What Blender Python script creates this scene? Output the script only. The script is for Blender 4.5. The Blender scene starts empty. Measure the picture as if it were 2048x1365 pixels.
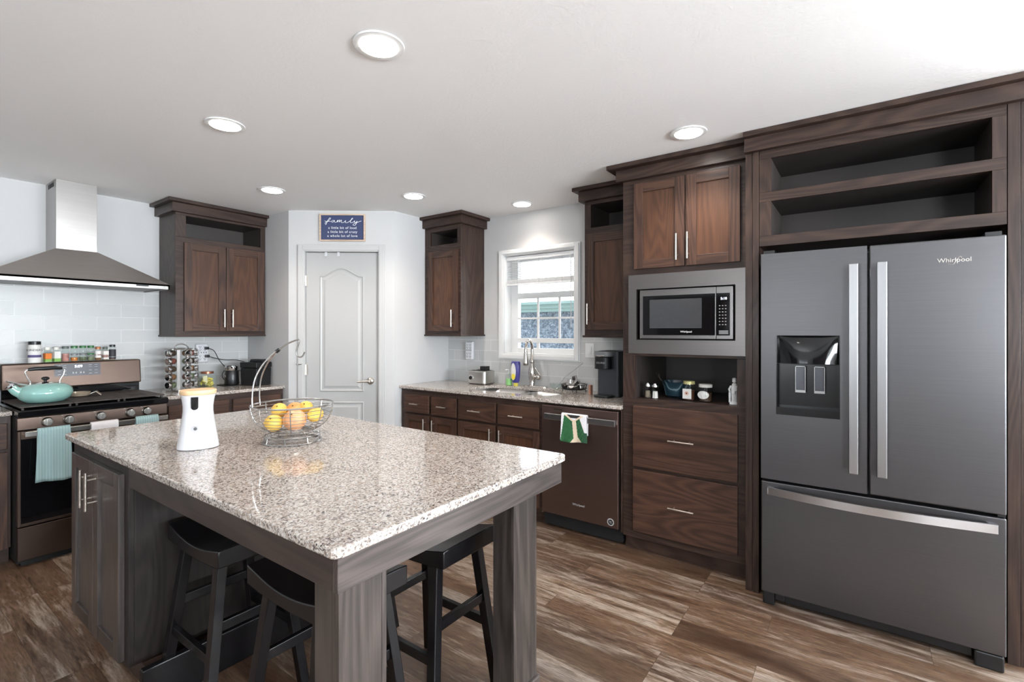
import bpy, bmesh, math, random
from mathutils import Vector, Matrix
random.seed(7)
C = bpy.context.scene.collection
PI = math.pi
SC = bpy.context.scene

# ------------------------------------------------------------------ camera
F_PX, CY, YAW, CAMH = 979.14, 662.95, 0.6207, 1.39
cam_d = bpy.data.cameras.new('camera')
cam = bpy.data.objects.new('camera', cam_d); C.objects.link(cam)
cam_d.sensor_width = 36; cam_d.lens = F_PX/2048*36
cam_d.shift_y = -(682.5-CY)/2048
cam_d.clip_start = 0.02
fwd = Vector((math.cos(YAW), math.sin(YAW), 0))
cam.location = (0, 0, CAMH)
cam.rotation_euler = fwd.to_track_quat('-Z', 'Y').to_euler()
SC.camera = cam
SC.view_settings.view_transform = 'Standard'
SC.view_settings.look = 'None'
SC.view_settings.gamma = 1
SC.view_settings.use_curve_mapping = False
SC.view_settings.exposure = 0.97

# ------------------------------------------------------------------ world
w = bpy.data.worlds.new('world'); SC.world = w; w.use_nodes = True
nt = w.node_tree; nt.nodes.clear()
wo = nt.nodes.new('ShaderNodeOutputWorld'); bg = nt.nodes.new('ShaderNodeBackground')
sky = nt.nodes.new('ShaderNodeTexSky')
sky.sky_type = 'NISHITA'; sky.sun_disc = False; sky.sun_elevation = math.radians(51); sky.sun_rotation = math.radians(100); sky.air_density = 1.0; sky.dust_density = 2.0
skl = nt.nodes.new('ShaderNodeVectorMath'); skl.operation = 'SCALE'; skl.inputs['Scale'].default_value = .16
mixw = nt.nodes.new('ShaderNodeMixRGB'); mixw.inputs[0].default_value = 0.6
mixw.inputs[2].default_value = (0.93, 0.97, 1.0, 1)
nt.links.new(sky.outputs[0], skl.inputs[0]); nt.links.new(skl.outputs[0], mixw.inputs[1]); nt.links.new(mixw.outputs[0], bg.inputs[0])
bg.inputs[1].default_value = 2.6
nt.links.new(bg.outputs[0], wo.inputs[0])

# sun, coming in through the glass door on the right
sd = bpy.data.lights.new('sun', 'SUN'); sd.energy = 3.0; sd.angle = math.radians(1.0); sd.color = (1, .96, .9)
sun = bpy.data.objects.new('sun', sd); C.objects.link(sun)
sun.rotation_euler = Vector((0.62, -0.12, 0.77)).to_track_quat('Z', 'Y').to_euler()

def area(name, loc, direction, sx, sy, power, col=(1, 1, 1)):
    d = bpy.data.lights.new(name, 'AREA'); d.shape = 'RECTANGLE'; d.size = sx; d.size_y = sy
    d.energy = power; d.color = col
    o = bpy.data.objects.new(name, d); C.objects.link(o); o.location = loc
    o.rotation_euler = Vector(direction).to_track_quat('-Z', 'Y').to_euler()
    return o
# daylight arriving at each window opening and at the glass door
DAY = (0.87, 0.94, 1.0)
area('daylight_glass_door', (3.80, -1.65, 1.1), (-1, 0, -.4), 2.1, 2.1, 50, DAY)
area('daylight_dining_window', (-3.82, -2.7, 1.5), (1, 0, 1.6), 1.2, 1.2, 150, DAY)
area('daylight_dining_window_b', (-3.82, 1.15, 1.5), (1, 0, 2.0), 1.1, 1.2, 40, DAY)
area('daylight_front_window', (0.2, -5.22, 1.5), (0, 1, 2.2), 2.4, 1.3, 640, DAY)
area('daylight_front_window_b', (2.5, -5.22, 1.5), (0, 1, 1.5), 1.2, 1.3, 170, DAY)

# ------------------------------------------------------------------ mesh tools
MW = {}
def vec(*a): return Vector(a)
class MB:
    def __init__(s): s.v = []; s.f = []; s.m = []; s.sm = []
    def add(s, vs, fs, m=0, sm=False):
        b = len(s.v); s.v += [Vector(p) for p in vs]
        for f in fs: s.f.append([b+i for i in f]); s.m.append(m); s.sm.append(sm)
        return s
    def box(s, a, b, m=0):
        x0, x1 = sorted((a[0], b[0])); y0, y1 = sorted((a[1], b[1])); z0, z1 = sorted((a[2], b[2]))
        v = [(x0,y0,z0),(x1,y0,z0),(x1,y1,z0),(x0,y1,z0),(x0,y0,z1),(x1,y0,z1),(x1,y1,z1),(x0,y1,z1)]
        return s.add(v, [(3,2,1,0),(4,5,6,7),(0,1,5,4),(1,2,6,5),(2,3,7,6),(3,0,4,7)], m)
    def obox(s, p0, p1, wdt, th, m=0, up=(0, 0, 1)):
        # bar from p0 to p1 with rectangular section
        p0, p1 = Vector(p0), Vector(p1); d = (p1-p0).normalized(); u = Vector(up)
        a = d.cross(u).normalized(); b = a.cross(d).normalized()
        a *= wdt/2; b *= th/2
        v = [p0-a-b, p0+a-b, p0+a+b, p0-a+b, p1-a-b, p1+a-b, p1+a+b, p1-a+b]
        return s.add(v, [(3,2,1,0),(4,5,6,7),(0,1,5,4),(1,2,6,5),(2,3,7,6),(3,0,4,7)], m)
    def hexa(s, bot, top, m=0):
        return s.add(list(bot)+list(top), [(3,2,1,0),(4,5,6,7),(0,1,5,4),(1,2,6,5),(2,3,7,6),(3,0,4,7)], m)
    def tube(s, pts, r, n=8, closed=False, m=0):
        pts = [Vector(p) for p in pts]; N = len(pts); rings = []
        prev = None
        for i, p in enumerate(pts):
            if closed: t = pts[(i+1) % N]-pts[i-1]
            else: t = pts[min(i+1, N-1)]-pts[max(i-1, 0)]
            t.normalize()
            if prev is None:
                a = t.cross(Vector((0, 0, 1)))
                if a.length < .05: a = t.cross(Vector((1, 0, 0)))
            else: a = prev-t*prev.dot(t)
            a.normalize(); prev = a; b = t.cross(a)
            rr = r[i] if isinstance(r, (list, tuple)) else r
            rings.append([p+(a*math.cos(2*PI*k/n)+b*math.sin(2*PI*k/n))*rr for k in range(n)])
        v = [q for g in rings for q in g]; f = []
        for i in range(N if closed else N-1):
            j = (i+1) % N
            for k in range(n):
                l = (k+1) % n
                f.append((i*n+k, i*n+l, j*n+l, j*n+k))
        s.add(v, f, m, True)
        if not closed:
            s.add(rings[0], [tuple(range(n))[::-1]], m); s.add(rings[-1], [tuple(range(n))], m)
        return s
    def lathe(s, prof, c=(0, 0, 0), n=24, m=0, sx=1, sy=1, axis=None, sm=True, rot=0):
        # prof: (r, h) ; axis: direction of h
        c = Vector(c)
        if axis is None: X, Y, Z = Vector((1,0,0)), Vector((0,1,0)), Vector((0,0,1))
        else:
            Z = Vector(axis).normalized(); X = Z.cross(Vector((0,0,1)))
            if X.length < .01: X = Vector((1,0,0))
            X.normalize(); Y = Z.cross(X)
        v = []
        for r, h in prof:
            for k in range(n):
                a = 2*PI*k/n+rot
                v.append(c+X*(r*sx*math.cos(a))+Y*(r*sy*math.sin(a))+Z*h)
        f = []
        for i in range(len(prof)-1):
            for k in range(n):
                l = (k+1) % n
                f.append((i*n+k, i*n+l, (i+1)*n+l, (i+1)*n+k))
        f.append(tuple(range(n))[::-1]); f.append(tuple((len(prof)-1)*n+k for k in range(n)))
        return s.add(v, f, m, sm)
    def cyl(s, c, r, h, n=24, m=0, axis=None):
        return s.lathe([(r, 0), (r, h)], c, n, m, axis=axis)
    def prism(s, poly, z0, z1, m=0, fn=None):
        fn = fn or (lambda a, b, h: (a, b, h)); n = len(poly)
        v = [fn(a, b, z0) for a, b in poly]+[fn(a, b, z1) for a, b in poly]
        f = [tuple(range(n))[::-1], tuple(range(n, 2*n))]+[(i, (i+1) % n, n+(i+1) % n, n+i) for i in range(n)]
        return s.add(v, f, m)
    def sphere(s, c, r, n=20, sz=1, m=0):
        k = n//2
        return s.lathe([(max(r*math.sin(PI*i/k), 1e-4), -r*sz*math.cos(PI*i/k)) for i in range(k+1)], c, n, m)
    def build(s, name, mats, parent=None, local=False, bevel=0, ang=40, seg=2):
        me = bpy.data.meshes.new(name)
        vs = s.v
        if parent is not None and not local:
            inv = MW[parent].inverted(); vs = [inv @ v for v in vs]
        me.from_pydata([tuple(v) for v in vs], [], s.f)
        if not isinstance(mats, (list, tuple)): mats = [mats]
        for m_ in mats: me.materials.append(m_)
        me.polygons.foreach_set('material_index', s.m)
        me.polygons.foreach_set('use_smooth', s.sm)
        bm = bmesh.new(); bm.from_mesh(me); bmesh.ops.recalc_face_normals(bm, faces=bm.faces[:]); bm.to_mesh(me); bm.free()
        if any(s.sm): me.set_sharp_from_angle(angle=math.radians(ang))
        o = bpy.data.objects.new(name, me); C.objects.link(o)
        if parent is not None: o.parent = parent; MW[o] = MW[parent]
        else: MW[o] = Matrix.Identity(4)
        if bevel:
            b = o.modifiers.new('bevel', 'BEVEL'); b.width = bevel; b.segments = seg; b.limit_method = 'ANGLE'; b.angle_limit = math.radians(50)
            b.harden_normals = False
        return o

def tag(o, label, cat=None, group=None, kind=None):
    if label: o['label'] = label
    if cat: o['category'] = cat
    if group: o['group'] = group
    if kind: o['kind'] = kind
    return o
def thing(name, loc, label, cat, group=None, rz=0):
    o = bpy.data.objects.new(name, None); C.objects.link(o)
    o.empty_display_size = .1
    o.location = loc; o.rotation_euler = (0, 0, rz)
    MW[o] = Matrix.Translation(Vector(loc)) @ Matrix.Rotation(rz, 4, 'Z')
    return tag(o, label, cat, group)
def struct(o): o['kind'] = 'structure'; return o
def origin(o, loc):
    loc = Vector(loc); o.data.transform(Matrix.Translation(-loc)); o.location = loc; MW[o] = Matrix.Translation(loc); return o
def copy_tree(o, parent=None):
    c = o.copy(); C.objects.link(c); c.parent = parent
    for ch in list(o.children): copy_tree(ch, c)
    return c

FONT = None
def text(name, body, size, mat, parent, M, depth=.0006, shear=0, local=False, align='CENTER', spacing=1, sx=1):
    """lettering as a thin mesh; M maps text plane (x right, y up, z out) to world (or to root space when local)"""
    cu = bpy.data.curves.new(name, 'FONT'); cu.body = body; cu.size = size; cu.extrude = depth
    cu.align_x = align; cu.align_y = 'CENTER'; cu.shear = shear; cu.space_character = spacing
    cu.resolution_u = 3
    to = bpy.data.objects.new(name+'_t', cu); C.objects.link(to)
    dg = bpy.context.evaluated_depsgraph_get()
    me = bpy.data.meshes.new_from_object(to.evaluated_get(dg)); me.name = name
    bpy.data.objects.remove(to); bpy.data.curves.remove(cu)
    if sx != 1: me.transform(Matrix.Diagonal((sx, 1, 1, 1)))
    if parent is not None and not local: M = MW[parent].inverted() @ M
    me.transform(M); me.materials.clear(); me.materials.append(mat)
    o = bpy.data.objects.new(name, me); C.objects.link(o)
    if parent is not None: o.parent = parent; MW[o] = MW[parent]
    return o
def plane_M(o, right, up):
    r = Vector(right).normalized(); u = Vector(up).normalized(); n = r.cross(u)
    M = Matrix.Identity(4)
    for i in range(3): M[i][0] = r[i]; M[i][1] = u[i]; M[i][2] = n[i]; M[i][3] = o[i]
    return M
def MX(x, y, z): return plane_M((x, y, z), (0, -1, 0), (0, 0, 1))      # faces -X
def MY(x, y, z): return plane_M((x, y, z), (1, 0, 0), (0, 0, 1))       # faces -Y

# ------------------------------------------------------------------ materials
def lin(c):
    f = lambda u: u/12.92 if u <= .04045 else ((u+.055)/1.055)**2.4
    return (f(c[0]/255), f(c[1]/255), f(c[2]/255), 1)
class NT:
    def __init__(s, name):
        s.mat = bpy.data.materials.new(name); s.mat.use_nodes = True; s.t = s.mat.node_tree
        s.b = s.t.nodes['Principled BSDF']
    def n(s, typ, **kw):
        x = s.t.nodes.new(typ)
        for k, v in kw.items(): setattr(x, k, v)
        return x
    def l(s, a, b): s.t.links.new(a, b)
    def math(s, op, a, b=None):
        x = s.n('ShaderNodeMath', operation=op)
        for i, q in enumerate((a, b)):
            if q is None: continue
            if isinstance(q, (int, float)): x.inputs[i].default_value = q
            else: s.l(q, x.inputs[i])
        return x.outputs[0]
    def ramp(s, fac, stops, interp='LINEAR'):
        x = s.n('ShaderNodeValToRGB'); cr = x.color_ramp; cr.interpolation = interp
        while len(cr.elements) < len(stops): cr.elements.new(.5)
        for e, (p, c) in zip(cr.elements, stops): e.position = p; e.color = c if len(c) == 4 else lin(c)
        s.l(fac, x.inputs[0]); return x.outputs[0]
    def mix(s, fac, a, b, typ='MIX'):
        x = s.n('ShaderNodeMixRGB', blend_type=typ)
        for i, q in ((0, fac), (1, a), (2, b)):
            if isinstance(q, (int, float)): x.inputs[i].default_value = q
            elif isinstance(q, tuple): x.inputs[i].default_value = q
            else: s.l(q, x.inputs[i])
        return x.outputs[0]
    def coords(s, scale=(1, 1, 1), rnd=True, gen='Object'):
        tc = s.n('ShaderNodeTexCoord'); mp = s.n('ShaderNodeMapping'); mp.inputs['Scale'].default_value = scale
        if rnd:
            oi = s.n('ShaderNodeObjectInfo'); a = s.n('ShaderNodeVectorMath', operation='SCALE'); a.inputs[0].default_value = (7.3, 5.1, 9.7)
            s.l(oi.outputs['Random'], a.inputs['Scale']); b = s.n('ShaderNodeVectorMath', operation='ADD')
            s.l(tc.outputs[gen], b.inputs[0]); s.l(a.outputs[0], b.inputs[1]); s.l(b.outputs[0], mp.inputs[0])
        else: s.l(tc.outputs[gen], mp.inputs[0])
        return mp.outputs[0]
    def noise(s, v, scale, detail=3, rough=.5, dist=0):
        x = s.n('ShaderNodeTexNoise'); x.inputs['Scale'].default_value = scale; x.inputs['Detail'].default_value = detail
        x.inputs['Roughness'].default_value = rough; x.inputs['Distortion'].default_value = dist
        s.l(v, x.inputs['Vector']); return x.outputs['Fac']
    def bump(s, h, strength, dist=.002):
        x = s.n('ShaderNodeBump'); x.inputs['Strength'].default_value = strength; x.inputs['Distance'].default_value = dist
        s.l(h, x.inputs['Height']); s.l(x.outputs[0], s.b.inputs['Normal'])
    def set(s, **k):
        for a, v in k.items(): s.b.inputs[a.replace('_', ' ')].default_value = v
        return s
def plain(name, rgb, rough=.5, metal=0, spec=.5, bumpy=0, var=0.04, **k):
    m = NT(name); v = m.coords()
    nz = m.noise(v, 40, 3)
    c = lin(rgb)
    lo = tuple(x*(1-var) for x in c[:3])+(1,); hi = tuple(min(1, x*(1+var)) for x in c[:3])+(1,)
    m.l(m.ramp(nz, [(.3, lo), (.7, hi)]), m.b.inputs['Base Color'])
    m.set(Roughness=rough, Metallic=metal); m.b.inputs['Specular IOR Level'].default_value = spec
    for a, q in k.items(): m.b.inputs[a.replace('_', ' ')].default_value = q
    if bumpy: m.bump(m.noise(m.coords(), 260, 2), bumpy, .001)
    return m.mat
def emit(name, rgb, strength):
    m = NT(name); m.set(Base_Color=lin(rgb), Emission_Color=lin(rgb), Emission_Strength=strength); return m.mat
def wood(name, axis, dark=(34, 24, 20), mid=(51, 37, 31), light=(68, 51, 43), rough=.38, coat=.12):
    m = NT(name)
    sc = [1, 1, 1]; sc['XYZ'.index(axis)] = .13
    v = m.coords(tuple(sc))
    n1 = m.noise(v, 4.2, 2, .5, .35)
    rings = m.math('SINE', m.math('MULTIPLY', n1, 120))
    rings = m.math('MULTIPLY_ADD', rings, .5); rings.node.inputs[2].default_value = .5
    sc2 = [1, 1, 1]; sc2['XYZ'.index(axis)] = .03
    fine = m.noise(m.coords(tuple(sc2)), 170, 4, .65)
    big = m.noise(m.coords(tuple(sc)), 1.6, 2)
    a = m.math('ADD', m.math('MULTIPLY', rings, .24), m.math('MULTIPLY', fine, .64))
    a = m.math('ADD', a, m.math('MULTIPLY', big, .25))
    m.l(m.ramp(a, [(.30, dark), (.52, mid), (.80, light)]), m.b.inputs['Base Color'])
    m.set(Roughness=rough+.05); m.b.inputs['Specular IOR Level'].default_value = .5 if coat > .2 else .32; m.b.inputs['Coat Weight'].default_value = coat; m.b.inputs['Coat Roughness'].default_value = .2
    m.bump(a, .12, .001)
    return m.mat
def granite():
    m = NT('granite'); v = m.coords(rnd=False)
    dn = m.n('ShaderNodeTexNoise'); dn.inputs['Scale'].default_value = 60; m.l(v, dn.inputs['Vector'])
    vm = m.n('ShaderNodeVectorMath', operation='MULTIPLY_ADD'); m.l(dn.outputs['Color'], vm.inputs[0]); vm.inputs[1].default_value = (.014, .014, .014); m.l(v, vm.inputs[2])
    vo = m.n('ShaderNodeTexVoronoi'); vo.inputs['Scale'].default_value = 190; m.l(vm.outputs[0], vo.inputs['Vector'])
    sp = m.n('ShaderNodeSeparateColor'); m.l(vo.outputs['Color'], sp.inputs[0])
    big = m.noise(v, 22, 3, .6)
    f = m.math('ADD', m.math('MULTIPLY', sp.outputs[0], .78), m.math('MULTIPLY', big, .36))
    c = m.ramp(f, [(0, (58, 55, 58)), (.19, (108, 99, 96)), (.26, (138, 128, 121)), (.38, (168, 158, 150)), (.52, (188, 181, 174)), (.70, (200, 195, 190)), (.86, (170, 156, 144))], 'CONSTANT')
    vo2 = m.n('ShaderNodeTexVoronoi'); vo2.inputs['Scale'].default_value = 330; m.l(vm.outputs[0], vo2.inputs['Vector'])
    sp2 = m.n('ShaderNodeSeparateColor'); m.l(vo2.outputs['Color'], sp2.inputs[0])
    dk = m.ramp(sp2.outputs[1], [(0, (90, 84, 82)), (.07, (255, 255, 255))], 'CONSTANT')
    c = m.mix(.7, c, dk, 'MULTIPLY')
    m.l(c, m.b.inputs['Base Color']); m.set(Roughness=.06); m.b.inputs['Specular IOR Level'].default_value = .65
    return m.mat
def floor_mat():
    m = NT('floor_planks'); tc = m.n('ShaderNodeTexCoord')
    sx = m.n('ShaderNodeSeparateXYZ'); m.l(tc.outputs['Object'], sx.inputs[0])
    cb = m.n('ShaderNodeCombineXYZ'); m.l(sx.outputs[1], cb.inputs[0]); m.l(sx.outputs[0], cb.inputs[1])
    def brick(wd, h, off, shift):
        ad = m.n('ShaderNodeVectorMath', operation='ADD'); m.l(cb.outputs[0], ad.inputs[0]); ad.inputs[1].default_value = shift
        br = m.n('ShaderNodeTexBrick'); m.l(ad.outputs[0], br.inputs['Vector'])
        br.inputs['Color1'].default_value = (0, 0, 0, 1); br.inputs['Color2'].default_value = (1, 1, 1, 1)
        br.inputs['Scale'].default_value = 1; br.inputs['Brick Width'].default_value = wd; br.inputs['Row Height'].default_value = h
        br.inputs['Mortar Size'].default_value = .0008; br.inputs['Mortar Smooth'].default_value = 0; br.inputs['Bias'].default_value = 0
        br.offset = off; br.offset_frequency = 3
        return br
    br = brick(.95, .145, .37, (0.242+5*.95, 0.076+145*.06, 0))
    rnd = br.outputs['Color']
    # streaks along the plank, shifted per plank
    sv = m.n('ShaderNodeVectorMath', operation='SCALE'); m.l(rnd, sv.inputs[0]); sv.inputs['Scale'].default_value = 37
    a = m.n('ShaderNodeVectorMath', operation='ADD'); m.l(cb.outputs[0], a.inputs[0]); m.l(sv.outputs[0], a.inputs[1])
    def strk(scx, scy, detail, dist, rough=.6):
        mp = m.n('ShaderNodeMapping'); mp.inputs['Scale'].default_value = (scx, scy, 1); m.l(a.outputs[0], mp.inputs[0])
        return m.noise(mp.outputs[0], 1, detail, rough, dist)
    s1 = strk(2.6, 20, 10, .5, .74); s2 = strk(14, 150, 5, .3, .7); s3 = strk(1.1, 5, 3, .8)
    base = m.ramp(rnd, [(0, (66, 46, 34)), (.3, (88, 63, 46)), (.55, (104, 79, 60)), (.8, (90, 73, 62)), (1, (140, 117, 96))])
    c = m.mix(m.ramp(s3, [(.35, (0, 0, 0)), (.65, (255, 255, 255))]), base, (.155, .098, .062, 1), 'MIX')
    wear = m.ramp(m.math('ADD', s1, m.math('MULTIPLY', m.math('SUBTRACT', rnd, .5), .16)), [(.515, (0, 0, 0)), (.56, (150, 150, 150)), (.66, (255, 255, 255))])
    c = m.mix(m.math('MULTIPLY', wear, .62), c, lin((182, 170, 158)))
    dk = m.ramp(s1, [(.36, (255, 255, 255)), (.46, (0, 0, 0))])
    c = m.mix(m.math('MULTIPLY', dk, .7), c, lin((52, 36, 28)))
    c = m.mix(.55, c, m.ramp(s2, [(.36, (84, 74, 68)), (.56, (255, 255, 255))]), 'MULTIPLY')
    c = m.mix(m.math('MULTIPLY', br.outputs['Fac'], .7), c, lin((45, 34, 28)))
    m.l(c, m.b.inputs['Base Color'])
    m.set(Roughness=.36); m.bump(m.math('ADD', m.math('MULTIPLY', s2, .5), m.math('MULTIPLY', br.outputs['Fac'], -1)), .25, .001)
    return m.mat
def tile_mat(w_, h_, off=(0, 0, 0), ax='X', strength=.5):
    m = NT('glazed_tile'); tc = m.n('ShaderNodeTexCoord'); sx = m.n('ShaderNodeSeparateXYZ'); m.l(tc.outputs['Object'], sx.inputs[0])
    cb = m.n('ShaderNodeCombineXYZ'); m.l(sx.outputs['XYZ'.index(ax)], cb.inputs[0]); m.l(sx.outputs[2], cb.inputs[1])
    ad = m.n('ShaderNodeVectorMath', operation='ADD'); m.l(cb.outputs[0], ad.inputs[0]); ad.inputs[1].default_value = off
    br = m.n('ShaderNodeTexBrick'); m.l(ad.outputs[0], br.inputs['Vector']); br.inputs['Scale'].default_value = 1
    br.inputs['Color1'].default_value = lin((184, 186, 186)); br.inputs['Color2'].default_value = lin((192, 193, 192)); br.inputs['Mortar'].default_value = lin((214, 214, 213))
    br.inputs['Brick Width'].default_value = w_; br.inputs['Row Height'].default_value = h_; br.inputs['Mortar Size'].default_value = .0022; br.inputs['Mortar Smooth'].default_value = .3
    m.l(br.outputs['Color'], m.b.inputs['Base Color']); m.set(Roughness=.28); m.b.inputs['Specular IOR Level'].default_value = .35
    wv = m.noise(m.coords(rnd=False), 5, 2)
    h = m.math('ADD', m.math('MULTIPLY', br.outputs['Fac'], -1), m.math('MULTIPLY', wv, 1.2))
    m.bump(h, strength, .002)
    return m.mat
def brushed(name, rgb, rough, axis='Z', metal=1.0, aniso=.5):
    m = NT(name); sc = [1, 1, 1]; sc['XYZ'.index(axis)] = .01
    f = m.noise(m.coords(tuple(sc)), 300, 2)
    c = lin(rgb); lo = tuple(x*.96 for x in c[:3])+(1,); hi = tuple(x*1.03 for x in c[:3])+(1,)
    m.l(m.ramp(f, [(.3, lo), (.7, hi)]), m.b.inputs['Base Color'])
    m.set(Metallic=metal, Roughness=rough); m.bump(f, .012, .0004)
    return m.mat
def paint(name, rgb, rough=.6, tex=0.0, sc=90):
    m = NT(name); m.set(Base_Color=lin(rgb), Roughness=rough)
    v = m.coords(rnd=False); f = m.noise(v, sc, 3, .6)
    if tex: m.bump(f, tex, .003)
    return m.mat
def glass(name, tint=(1, 1, 1, 1), rough=0.0, alpha=.12):
    # thin clear glass: mostly see-through with a clear reflection
    m = NT(name); t = m.t
    tr = m.n('ShaderNodeBsdfTransparent'); tr.inputs[0].default_value = tint
    gl = m.n('ShaderNodeBsdfGlossy'); gl.inputs['Roughness'].default_value = rough+.02
    lw = m.n('ShaderNodeLayerWeight'); lw.inputs[0].default_value = .5
    fac = m.math('ADD', m.math('MULTIPLY', m.math('POWER', lw.outputs['Facing'], 5), .9), .04)
    mx = m.n('ShaderNodeMixShader'); m.l(fac, mx.inputs[0]); m.l(tr.outputs[0], mx.inputs[1]); m.l(gl.outputs[0], mx.inputs[2])
    t.nodes.remove(m.b); m.l(mx.outputs[0], t.nodes['Material Output'].inputs[0])
    return m.mat

WV = wood('stained_wood_vertical', 'Z'); WX = wood('stained_wood_grain_x', 'X'); WY = wood('stained_wood_grain_y', 'Y')
WPAN = wood('stained_wood_panel_downlit', 'Z', (60, 40, 29), (75, 49, 35), (87, 58, 41))  # warm downlight glow put into the panel colour
WDV = wood('door_wood_vertical_downlit', 'Z', (40, 28, 23), (65, 45, 36), (84, 59, 46)); WDX = wood('door_wood_grain_x_downlit', 'X', (40, 28, 23), (65, 45, 36), (84, 59, 46)); WDY = wood('door_wood_grain_y_downlit', 'Y', (40, 28, 23), (65, 45, 36), (84, 59, 46))  # door wood tinted warmer than the frames to imitate downlight on it
IWX = wood('island_wood_lit_grain_x', 'X', (36, 32, 31), (58, 52, 50), (80, 72, 69), .30, .8); IWY = wood('island_wood_grain_y', 'Y', (34, 28, 26), (50, 42, 39), (64, 54, 50), .34, .3); IWV = wood('island_wood_vertical', 'Z', (36, 32, 30), (56, 50, 47), (76, 68, 64), .30, .6)  # grain-x boards lighter and greyer: window sheen on near faces painted in
WIN = plain('cabinet_interior', (52, 46, 43), .5)
STONE = granite(); FLOOR = floor_mat()
WALL = paint('wall_paint', (192, 192, 192), .55, .04, 120)
CEIL = paint('ceiling_paint', (243, 243, 243), .8, .35, 70)
WTRIM = paint('window_paint', (222, 223, 223), .4); TRIM = paint('white_trim', (186, 186, 185), .42)
DOORP = paint('door_paint', (172, 172, 171), .38)
TILE_L = tile_mat(.3, .1, (-.45, -.0, 0), 'X', .4); TILE_R = tile_mat(.3, .1, (0.06, -.01, 0), 'Y', .25)
BLKSS = brushed('black_stainless', (98, 97, 99), .36, 'Y')
BLKSSX = brushed('black_stainless_range', (88, 75, 68), .36, 'X')
DWSS = brushed('dishwasher_steel', (120, 100, 94), .42, 'Y')
SS = brushed('stainless_steel', (196, 194, 190), .26, 'X'); SSY = brushed('bright_steel_handle', (176, 177, 179), .3, 'Z')
HOODSS = brushed('hood_steel', (196, 190, 185), .42, 'X')
NICKEL = plain('satin_nickel', (205, 198, 190), .28, 1)
CHROME = plain('chrome', (225, 225, 226), .08, 1, var=.01)
BLACK = plain('black_plastic', (17, 17, 19), .34); BLACKG = plain('black_glass', (14, 14, 16), .05); BLACKM = plain('black_matte', (12, 12, 13), .7)
STOOLB = plain('black_lacquer', (14, 13, 15), .26, var=.2)
WHITEP = plain('white_plastic', (204, 204, 207), .25, var=.01); WHITEM = plain('white_ceramic', (228, 228, 228), .35)
GLASS = glass('clear_glass'); JARG = glass('jar_glass', (.93, .96, .95, 1))
GREYP = plain('grey_plastic', (120, 122, 124), .4)
TXTW = plain('white_print', (235, 235, 235), .5, var=.01); TXTG = plain('grey_print', (160, 160, 160), .5); TXTK = plain('black_print', (25, 25, 28), .5)

# ------------------------------------------------------------------ room
XR, YB, H = 3.575, 4.768, 2.44
XL, YF = -3.6, -5.0
TH = .16
def wall_x(name, x0, x1, y0, y1, holes, mat=WALL):
    """wall in a plane of constant x, with rectangular openings (ya, yb, za, zb)"""
    mb = MB(); ys = sorted(set([y0, y1]+[h[0] for h in holes]+[h[1] for h in holes]))
    for a, b in zip(ys, ys[1:]):
        hh = [h for h in holes if h[0] <= a+1e-6 and h[1] >= b-1e-6]
        if not hh: mb.box((x0, a, 0), (x1, b, H))
        else:
            h = hh[0]
            if h[2] > 0: mb.box((x0, a, 0), (x1, b, h[2]))
            mb.box((x0, a, h[3]), (x1, b, H))
    return struct(mb.build(name, mat))
def wall_y(name, y0, y1, x0, x1, holes, mat=WALL):
    mb = MB(); xs = sorted(set([x0, x1]+[h[0] for h in holes]+[h[1] for h in holes]))
    for a, b in zip(xs, xs[1:]):
        hh = [h for h in holes if h[0] <= a+1e-6 and h[1] >= b-1e-6]
        if not hh: mb.box((a, y0, 0), (b, y1, H))
        else:
            h = hh[0]
            if h[2] > 0: mb.box((a, y0, 0), (b, y1, h[2]))
            mb.box((a, y0, h[3]), (b, y1, H))
    return struct(mb.build(name, mat))
struct(MB().box((XL-TH, YF-TH, -.1), (XR+TH, YB+TH, 0)).build('floor', FLOOR))
struct(MB().box((XL-TH, YF-TH, H), (XR+TH, YB+TH, H+.1)).build('ceiling', CEIL))
WY0, WY1, WZ0, WZ1 = 1.925, 2.642, 1.188, 2.074
wall_x('wall_right', XR, XR+TH, YF, YB+TH, [(WY0, WY1, WZ0, WZ1), (-2.7, -.60, 0, 2.1)])
wall_y('wall_back', YB, YB+TH, XL-TH, XR, [])
wall_x('wall_left', XL-TH, XL, YF, YB, [(-3.3, -2.1, .9, 2.1), (.6, 1.7, .9, 2.1)])
wall_y('wall_front', YF-TH, YF, XL-TH, XR+TH, [(-1.0, 1.4, .85, 2.15), (1.9, 3.1, .85, 2.15)])
# pantry corner
PU = Vector((.55, -.73, 0)).normalized(); PA = math.atan2(PU.y, PU.x); PL = .914
P0 = Vector((2.33, 4.051, 0)); P1 = P0+PU*PL
struct(MB().box((2.33, 4.051, 0), (2.43, YB, H)).build('wall_pantry_left', WALL))
struct(MB().box((P1.x, P1.y, 0), (XR, P1.y+.1, H)).build('wall_pantry_right', WALL))
pw = bpy.data.objects.new('wall_pantry_front', None); bpy.data.objects.remove(pw)
def diag_root(name, label=None, cat=None):
    o = bpy.data.objects.new(name, None); C.objects.link(o); o.location = P0; o.rotation_euler = (0, 0, PA)
    MW[o] = Matrix.Translation(P0) @ Matrix.Rotation(PA, 4, 'Z'); tag(o, label, cat); return o
DU0, DU1, DZ = .141, .775, 2.082
mb = MB().box((0, 0, 0), (DU0, .1, H)).box((DU1, 0, 0), (PL, .1, H)).box((DU0, 0, DZ), (DU1, .1, H))
o = mb.build('wall_pantry_front', WALL, local=True); o.location = P0; o.rotation_euler = (0, 0, PA); struct(o)
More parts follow.
